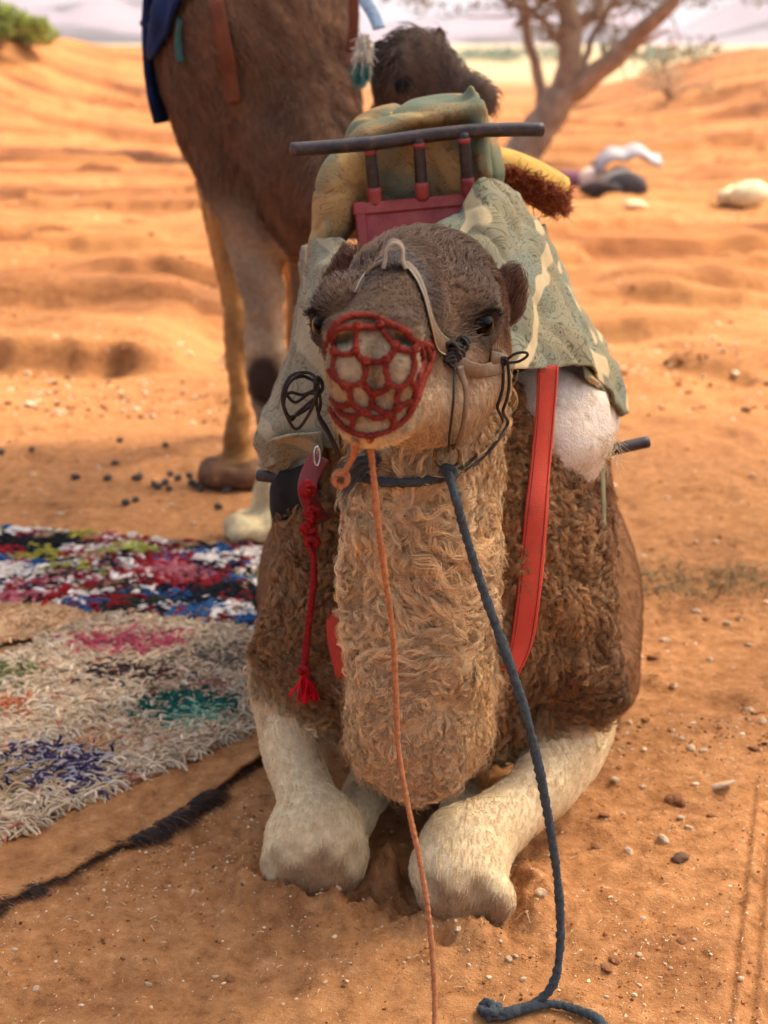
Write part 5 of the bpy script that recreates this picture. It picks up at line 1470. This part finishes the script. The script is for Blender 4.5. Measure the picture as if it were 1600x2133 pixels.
# pale rug with coloured patches
patches = [(270, 1352, 0.15, 0.07, (196, 92, 106)), (385, 1490, 0.115, 0.085, (34, 98, 88)), (420, 1510, 0.05, 0.05, (150, 186, 156)), (90, 1610, 0.12, 0.085, (76, 68, 96)), (150, 1640, 0.07, 0.06, (84, 74, 100)), (270, 1420, 0.12, 0.04, (70, 54, 54)),
           (20, 1490, 0.07, 0.05, (190, 112, 78)), (15, 1420, 0.06, 0.04, (112, 116, 70)), (200, 1570, 0.06, 0.07, (208, 160, 120)), (440, 1390, 0.09, 0.06, (120, 108, 92)), (440, 1445, 0.05, 0.04, (150, 110, 98)), (20, 1660, 0.08, 0.07, (196, 166, 122))]
def col_b(p, rg):
    c = np.where(rg.random((len(p), 1)) < 0.6, lin(222, 198, 166), lin(200, 170, 136))
    k = rg.random(len(p))
    c[k < 0.08] = lin(232, 216, 192); c[(k > 0.05) & (k < 0.075)] = lin(188, 110, 92)
    for u, v, a, b, cc in patches:
        w = ((((p + rg.normal(0, 0.018, p.shape)) - g2(u, v)) / [a, b])**2).sum(1)
        m = (w < 1.0) & (rg.random(len(p)) < 0.88)
        c[m] = lin(*cc)
    pu = ((p - g2(90, 1615)) / [0.17, 0.11])
    m = ((pu**2).sum(1) < 1) & (rg.random(len(p)) < 0.4)
    c[m] = np.where(rg.random((m.sum(), 1)) < 0.6, lin(196, 188, 190), lin(50, 42, 78))
    return c * 0.72
Bn0, Bn1 = g2(-260, 1850), g2(500, 1545)
rug('shaggy_rug', [Bn0, Bn1, g2(545, 1335), g2(245, 1290), g2(-330, 1530)], 60000, col_b, 'cream shaggy rug with pink, teal green and purple patches', 133, (0.028, 0.060), (0.003, 0.0075), lin(120, 104, 84), 0.75)
def col_c(p, rg):
    c = np.where(rg.random((len(p), 1)) < 0.5, lin(196, 162, 124), lin(172, 128, 92))
    m = ((p - g2(230, 1262)) / [0.1, 0.07]); c[(m**2).sum(1) < 1] = lin(214, 196, 170)
    return c
rug('plain_rug', [g2(-420, 1462), g2(215, 1312), g2(330, 1288), g2(-420, 1222)], 18000, col_c, 'plain sandy beige rug between the two coloured rugs', 135, (0.02, 0.04), (0.004, 0.007), lin(110, 88, 66), 0.5)

# hide-edged mat buried in dust
ed = catmull(np.array([g2(-300, 2040), g2(0, 1898), g2(95, 1852), g2(195, 1800), g2(290, 1758), g2(370, 1712), g2(440, 1668), g2(500, 1622), g2(548, 1595)]), 12)
bk = catmull(np.array([g2(-330, 1800), g2(0, 1700), g2(110, 1665), g2(210, 1632), g2(310, 1606), g2(400, 1575), g2(470, 1545), g2(520, 1520), g2(560, 1500)]), 12)
s = np.linspace(0, 1, 26)[None, :, None]
g = ed[:, None] * (1 - s) + bk[:, None] * s
lift = 0.009 + 0.004 * fbm(g[..., 0] * 5, g[..., 1] * 5, 3) + 0.012 * sstep(0.75, 1.0, np.linspace(0, 1, len(ed)))[:, None] * (1 - s[..., 0])
z = ground_z(g[..., 0], g[..., 1]) + lift
mt = thing('dusty_mat', (*ed[len(ed) // 2], 0.0), 'dust covered brown mat with a dark hairy edge lying beside the shaggy rug', 'mat')
mm = NT('dusty_hide')
mm.bump(mm.math('ADD', mm.noise(30, 5, 0.65), mm.math('MULTIPLY', mm.noise(150, 4, 0.7), 0.4)), 0.4, 0.008)
mm_m = mm.out(mm.ramp(mm.noise(18, 6, 0.6), [(0.3, lin(138, 84, 46)), (0.5, lin(164, 104, 58)), (0.75, lin(186, 126, 76))]), 0.95, 0.08)
o = mesh_obj('mat', np.dstack([g, z]).reshape(-1, 3), grid_faces(*g.shape[:2]), GROUND['m'], mt); md = o.modifiers.new('thickness', 'SOLIDIFY'); md.thickness = 0.006
rg = np.random.default_rng(140); N = 2600
pk = np.linspace(0, 8, len(ed))                                         # position along the edge, one unit per traced point
def bump_(a, b, v): return v * sstep(a - 0.15, a + 0.15, pk) * (1 - sstep(b - 0.15, b + 0.15, pk))
pat = bump_(-1, 2.0, 0.9) * (0.55 + 0.45 * np.sin(pk * 9)) + bump_(2.0, 3.7, 0.22) + bump_(3.8, 4.6, 1.1) + bump_(4.7, 6.1, 1.9) * (0.7 + 0.3 * np.sin(pk * 7)) + bump_(6.2, 8.2, 0.10)
pat = np.maximum(pat, 0)
i = rg.choice(len(ed), N, p=(pat + 0.03) / (pat + 0.03).sum())
i1 = np.minimum(i + 1, len(ed) - 1); tt = unit(ed[i1] - ed[np.maximum(i - 1, 0)])
b = ed[i] + tt * rg.uniform(-0.012, 0.012, (N, 1)) + np.stack([-tt[:, 1], tt[:, 0]], 1) * rg.uniform(-0.004, 0.016, (N, 1))
zz = ground_z(b[:, 0], b[:, 1]) + 0.010 + rg.uniform(0, 0.008, N)
out = np.stack([tt[:, 1], -tt[:, 0]], 1)
d2 = unit(out + tt * (0.9 + 0.5 * np.sin(i * 0.21))[:, None] + rg.normal(0, 0.35, (N, 2)))
l = rg.uniform(0.012, 0.030, N) * (0.5 + 0.75 * pat[i])
sp = np.linspace(0, 1, 6)
pos = np.stack([np.c_[b + d2 * (l * k)[:, None] + out * (0.25 * l * k * k)[:, None], zz + l * 0.75 * k * (1 - 0.95 * k) - 0.010 * k] for k in sp], 1)
pos[..., 2] = np.maximum(pos[..., 2], ground_z(pos[..., 0], pos[..., 1]) + 0.002)
hair_obj('hairy_edge', pos, 0.00045, np.where(rg.random((N, 1)) < 0.85, lin(46, 32, 26), lin(120, 78, 46)) * rg.uniform(0.6, 1.5, (N, 1)), fur_m, mt)

# ================================================================== stones, litter
def ico():
    t = (1 + 5**0.5) / 2
    v = unit(np.array([(-1, t, 0), (1, t, 0), (-1, -t, 0), (1, -t, 0), (0, -1, t), (0, 1, t), (0, -1, -t), (0, 1, -t), (t, 0, -1), (t, 0, 1), (-t, 0, -1), (-t, 0, 1)], float))
    f = [(0, 11, 5), (0, 5, 1), (0, 1, 7), (0, 7, 10), (0, 10, 11), (1, 5, 9), (5, 11, 4), (11, 10, 2), (10, 7, 6), (7, 1, 8), (3, 9, 4), (3, 4, 2), (3, 2, 6), (3, 6, 8), (3, 8, 9), (4, 9, 5), (2, 4, 11), (6, 2, 10), (8, 6, 7), (9, 8, 1)]
    return v, f
def ico2():
    v, f = ico(); v = v.tolist(); mid = {}; out = []
    def m(a, b):
        k = (min(a, b), max(a, b))
        if k not in mid:
            mid[k] = len(v); v.append(unit(np.array(v[a]) + np.array(v[b])).tolist())
        return mid[k]
    for a, b, c in f:
        x, y, z = m(a, b), m(b, c), m(c, a)
        out += [(a, x, z), (b, y, x), (c, z, y), (x, y, z)]
    return np.array(v), out
def stone_mat(name, c):
    return simple(name, c, 0.9, 0.15, 0.35, 60, 0.6, 220, 0.003)
pale = stone_mat('pale_stone', lin(206, 178, 142)); brown = stone_mat('brown_stone', lin(150, 102, 66)); grey = stone_mat('grey_stone', lin(120, 92, 70))
rg = np.random.default_rng(150)
bases = {}
for mn, mt_ in (('pale', pale), ('brown', brown), ('grey', grey)):
    for k in range(4):
        v, f = ico2()
        v = v * (1 + 0.28 * vec_noise(v + k * 3.1 + len(mn), 1.6)[:, :1] + 0.08 * vec_noise(v + k, 5.0)[:, :1])
        me = bpy.data.meshes.new('stone'); me.from_pydata(v.tolist(), [], f); me.materials.append(mt_)
        bases[mn, k] = me
def stone(u, v, r, kind, label, flat=0.65, group=None, name='stone', aspect=1.0, rz=None, pos=None):
    p = G(u, v) if pos is None else pos
    o = bpy.data.objects.new(name, bases[kind, int(rg.integers(4))]); col.objects.link(o)
    r = r * (0.75 if group else 0.9)
    o.scale = (r * aspect, r, r * flat); o.rotation_euler = (rg.normal(0, 0.15), rg.normal(0, 0.15), rg.uniform(0, 6.28) if rz is None else rz)
    o.location = (p[0], p[1], float(ground_z(p[0], p[1])) + r * flat * 0.28)
    return tag(o, label, 'stone', group)
stone(1405, 1670, 0.024, 'brown', 'rounded brown stone half sunk in sand beside the pale leg')
stone(1500, 1638, 0.014, 'pale', 'long flat pale stone beside the wheel ruts', 0.5, aspect=2.3, rz=0.1)
stone(1382, 1752, 0.012, 'pale', 'round cream stone near the hind wheel ruts', 0.9)
stone(1415, 1790, 0.016, 'grey', 'dark wedge shaped stone just below the cream stone')
stone(1125, 1868, 0.010, 'pale', 'small round pinkish pebble in the loose soil by the knee', 0.9)
stone(702, 1860, 0.008, 'pale', 'tiny white pebble in the churned earth between the knees', 0.8)
GR = 'pale stones scattered on the sand'; LB = 'small pale stone lying loose on the reddish sand'
for u, v, r in ((1440, 1560, .014), (1465, 1565, .012), (1420, 1540, .009), (1340, 1640, .008), (1283, 1628, .013), (1420, 1705, .010), (1435, 1725, .009), (1310, 1775, .010), (1515, 1300, .012), (1385, 1335, .013), (1330, 1370, .012), (1480, 1375, .011), (1405, 1430, .012), (1560, 1480, .013), (1450, 1275, .012), (1300, 1240, .010), (1340, 1160, .012), (1450, 1130, .012), (1490, 1130, .012), (1390, 1040, .014), (1560, 1345, .010), (1270, 1490, .010), (1590, 1505, .012), (1330, 1990, .008), (1090, 2040, .007), (1060, 2000, .008), (1075, 1992, .006), (1545, 2040, .008), (310, 2050, .006), (450, 2035, .006), (30, 1980, .007), (75, 2060, .007), (205, 975, .013), (85, 1025, .012), (125, 1072, .013), (405, 1092, .012), (68, 990, .012)):
    lb = ('small pale stone on the sand between the rag rug and the standing camel' if u < 500 and v < 1200 else 'tiny pale pebble on the open sand in front of the resting camel' if v > 1900
          else 'small pale stone on the sand beside the resting camel\'s folded leg' if v > 1480 else 'small pale stone on the open sand around the dusty grass patch')
    stone(u, v, r * rg.uniform(0.85, 1.1), 'pale', lb, 0.7, GR, aspect=rg.uniform(1, 1.4))
GR = 'brown stones scattered on the sand'; LB = 'brown clod of earth or stone on the trampled sand'
for u, v, r in ((1312, 1372, .020), (1362, 1372, .018), (1400, 1435, .013), (1470, 1290, .012), (1540, 1290, .014), (1380, 1180, .014), (1345, 1500, .013), (1260, 1700, .012), (1290, 1600, .010), (1240, 1765, .011), (1480, 1700, .010), (1570, 1560, .012), (1280, 2000, .012), (1265, 2020, .012), (1420, 1960, .010), (480, 2040, .010)):
    lb = 'brown clod on the trampled sand in front of the resting camel' if v > 1900 else 'brown clod on the sand beside the resting camel\'s folded leg' if v > 1480 else 'brown clod on the open sand around the dusty grass patch'
    stone(u, v, r, 'brown', lb, 0.6, GR, aspect=rg.uniform(1, 1.5))
dung_m = simple('dry_dung', lin(88, 78, 70), 0.9, 0.1, 0.3, 80)
me = bpy.data.meshes.new('dung_pellet'); v, f = ico2(); me.from_pydata((v * (1 + 0.12 * vec_noise(v, 2.0)[:, :1])).tolist(), [], f); me.materials.append(dung_m)
for u, v in ((4, 946), (66, 940), (158, 998), (225, 1000), (240, 968), (250, 920), (262, 1052), (283, 1045), (285, 1000), (292, 996), (330, 1018), (345, 1010), (352, 1022), (355, 992), (372, 1000), (395, 995), (400, 1010), (410, 1015), (418, 1022), (430, 1012), (455, 1060), (345, 930), (470, 1028), (478, 1024), (322, 1012)):
    p = G(u, v); r = rg.uniform(0.010, 0.014)
    o = bpy.data.objects.new('dung_pellet', me); col.objects.link(o)
    o.scale = (r * 1.3, r, r); o.rotation_euler = (0, 0, rg.uniform(0, 6)); o.location = (p[0], p[1], p[2] + r * 0.7)
    tag(o, 'dark dry dung pellet on the sand by the standing camel\'s feet', 'dung', 'dung pellets by the standing camel')
# far-off bundles and rocks
far_items = [('cloth_bundle', 1185, 402, 0.20, (110, 70, 84), 'dark mauve cloth bundle lying far out on the sand', 'bundle', (1.1, 0.8, 0.7)),
             ('white_bundle', 1240, 395, 0.16, (222, 200, 180), 'round white bundle beside the mauve cloth', 'bundle', (1.1, 0.8, 0.8)),
             ('cloth_bundle', 1252, 410, 0.15, (62, 54, 52), 'dark bundle in front of the round white bundle', 'bundle', (1.4, 0.8, 0.6)),
             ('white_bundle', 1280, 395, 0.17, (214, 204, 184), 'cream bundle beside the charcoal bundle', 'bundle', (1.0, 0.8, 0.9)),
             ('cloth_bundle', 1305, 403, 0.16, (70, 66, 66), 'charcoal bundle under the pale grey sheet', 'bundle', (1.1, 0.8, 0.8)),
             ('pale_rock', 1525, 432, 0.14, (214, 196, 150), 'pale rounded rock far out on the orange sand', 'rock', (1.1, 1, 0.8)),
             ('pale_rock', 1558, 430, 0.15, (216, 200, 156), 'larger pale rock beside the rounded one', 'rock', (1.2, 1, 0.9)),
             ('pale_rock', 1320, 440, 0.10, (214, 180, 140), 'small lone pale rock in front of the far bundles', 'rock', (1.2, 1, 0.6))]
for i, (nm, u, v, r, c, lb, ct, sc_) in enumerate(far_items):
    vv, ff = ico2(); vv = vv * (1 + 0.22 * vec_noise(vv + i * 5.0, 1.8)[:, :1]) * r * np.array(sc_)
    p = G(u, v); o = mesh_obj(nm, vv + p + [0, 0, r * sc_[2] * 0.75], ff, simple(nm + '_cloth', lin(*c), 0.9, 0.1, 0.25, 6, 0.4, 20, 0.02)); tag(o, lb, ct)
p = G(1315, 392); U_, V__ = np.meshgrid(np.linspace(-0.36, 0.30, 14), np.linspace(-0.3, 0.3, 8), indexing='ij')
zz = 0.40 - 0.10 * (U_ / 0.3)**2 - 0.10 * (V__ / 0.3)**2 + 0.025 * np.sin(U_ * 22) 
o = mesh_obj('grey_sheet', np.stack([p[0] + U_, p[1] + 0.25 + V__, p[2] + zz], -1).reshape(-1, 3), grid_faces(14, 8), simple('pale_grey_sheet', lin(160, 152, 150), 0.8)); md = o.modifiers.new('thickness', 'SOLIDIFY'); md.thickness = 0.02
tag(o, 'pale grey sheet draped over the far bundles', 'sheet')

# gravel and straw
rg = np.random.default_rng(160)
def spread(n, y0, y1, pw=1.0):
    y = y0 + (y1 - y0) * rg.random(n) ** pw
    return np.stack([rg.uniform(-1, 1, n) * (0.36 * y + 0.25), y], 1)
p = np.vstack([spread(24000, 1.55, 3.2), spread(6000, 3.0, 7.0, 1.2), spread(2600, 6.0, 18.0, 1.3)])
keep = (fbm(p[:, 0] * 2.2, p[:, 1] * 2.2, 3) + rg.normal(0, 0.5, len(p))) > -0.15
p = p[keep]; N = len(p)
iv, if_ = ico(); iv = np.array(iv); if_ = np.array(if_)
r = np.minimum(rg.lognormal(-6.6, 0.5, N), 0.007) * np.where(p[:, 1] > 6, 5.0, np.where(p[:, 1] > 3, 1.7, 1.0))
z = ground_z(p[:, 0], p[:, 1])
ang = rg.uniform(0, 6.28, N); asp = rg.uniform(0.7, 1.5, N)
bx = iv[None] * np.stack([asp, 1 / asp, rg.uniform(0.5, 0.8, N)], 1)[:, None] * (1 + 0.2 * rg.normal(size=(N, 12, 1)) * 0.7)
ca_, sa_ = np.cos(ang)[:, None], np.sin(ang)[:, None]
V = np.stack([bx[..., 0] * ca_ - bx[..., 1] * sa_, bx[..., 0] * sa_ + bx[..., 1] * ca_, bx[..., 2]], -1) * r[:, None, None] + np.stack([p[:, 0], p[:, 1], z + r * 0.25], 1)[:, None]
F = (if_[None] + (np.arange(N) * 12)[:, None, None]).reshape(-1, 3)
k = rg.random((N, 1))
C = np.where(k < 0.42, lin(216, 190, 154), np.where(k < 0.85, lin(160, 104, 62), lin(108, 72, 48))) * rg.uniform(0.75, 1.2, (N, 1))
gm = NT('gravel_mix'); tag(mesh_obj('gravel', V.reshape(-1, 3), F, gm.out(gm.attr(), 0.9, 0.15), None, False, np.repeat(C, 12, 0)), 'fine pale and brown gravel strewn over the trampled sand', 'gravel', kind='stuff')
q = spread(1500, 1.55, 3.4); N = len(q); az = rg.uniform(0, 6.28, N); l = rg.uniform(0.004, 0.014, N)
d = np.stack([np.cos(az), np.sin(az)], 1); e = q + d * l[:, None]
pos = np.stack([np.c_[q, ground_z(q[:, 0], q[:, 1]) + 0.003], np.c_[(q + e) / 2, ground_z(*((q + e) / 2).T) + 0.0045], np.c_[e, ground_z(e[:, 0], e[:, 1]) + 0.003]], 1)
tag(hair_obj('straw_litter', pos, 0.0007, np.where(rg.random((N, 1)) < 0.6, lin(226, 196, 140), lin(120, 84, 54)) * rg.uniform(0.8, 1.15, (N, 1)), fur_m, None, 0.8), 'bits of straw strewn over the sand', 'straw', kind='stuff')
# dusty grass patch
N = 1300; c0 = np.array([g2(u, v) for u, v in ((1340, 1215), (1400, 1235), (1450, 1222), (1520, 1200), (1580, 1215), (1360, 1195), (1640, 1205))])
b = c0[rg.integers(0, len(c0), N)] + rg.normal(0, 1, (N, 2)) * [0.10, 0.07]
hgt = rg.uniform(0.008, 0.026, N); az = rg.uniform(0, 6.28, N)
z = ground_z(b[:, 0], b[:, 1])
pos = np.stack([np.c_[b + np.stack([np.cos(az), np.sin(az)], 1) * (hgt * k * k)[:, None], z + hgt * k * (1.1 - 0.4 * k)] for k in (0, 0.4, 0.8, 1.0)], 1)
tag(hair_obj('dusty_grass', pos, 0.0011, np.where(rg.random((N, 1)) < 0.6, lin(136, 124, 82), lin(166, 136, 92)) * rg.uniform(0.7, 1.2, (N, 1)), fur_m), 'patch of dusty grey green grass on the sand', 'grass', kind='stuff')

# ================================================================== the dusty air
hx, hy0, hy1, hz0, hz1 = 6500.0, -80.0, 4300.0, -6.0, 420.0
v, f = box(((0, (hy0 + hy1) / 2, (hz0 + hz1) / 2)), (hx, (hy1 - hy0) / 2, (hz1 - hz0) / 2), None, 0.0001)
hm_ = bpy.data.materials.new('dusty_air'); hm_.use_nodes = True
ht = hm_.node_tree; ht.nodes.clear()
ho = ht.nodes.new('ShaderNodeOutputMaterial'); hv = ht.nodes.new('ShaderNodeVolumePrincipled')
hv.inputs['Color'].default_value = (0.86, 0.84, 0.88, 1); hv.inputs['Density'].default_value = 0.00035; hv.inputs['Anisotropy'].default_value = 0.2
ht.links.new(hv.outputs[0], ho.inputs['Volume'])
tag(mesh_obj('haze', v, f, hm_, None, False), 'thin dusty haze in the air over the plain', 'haze', kind='stuff')
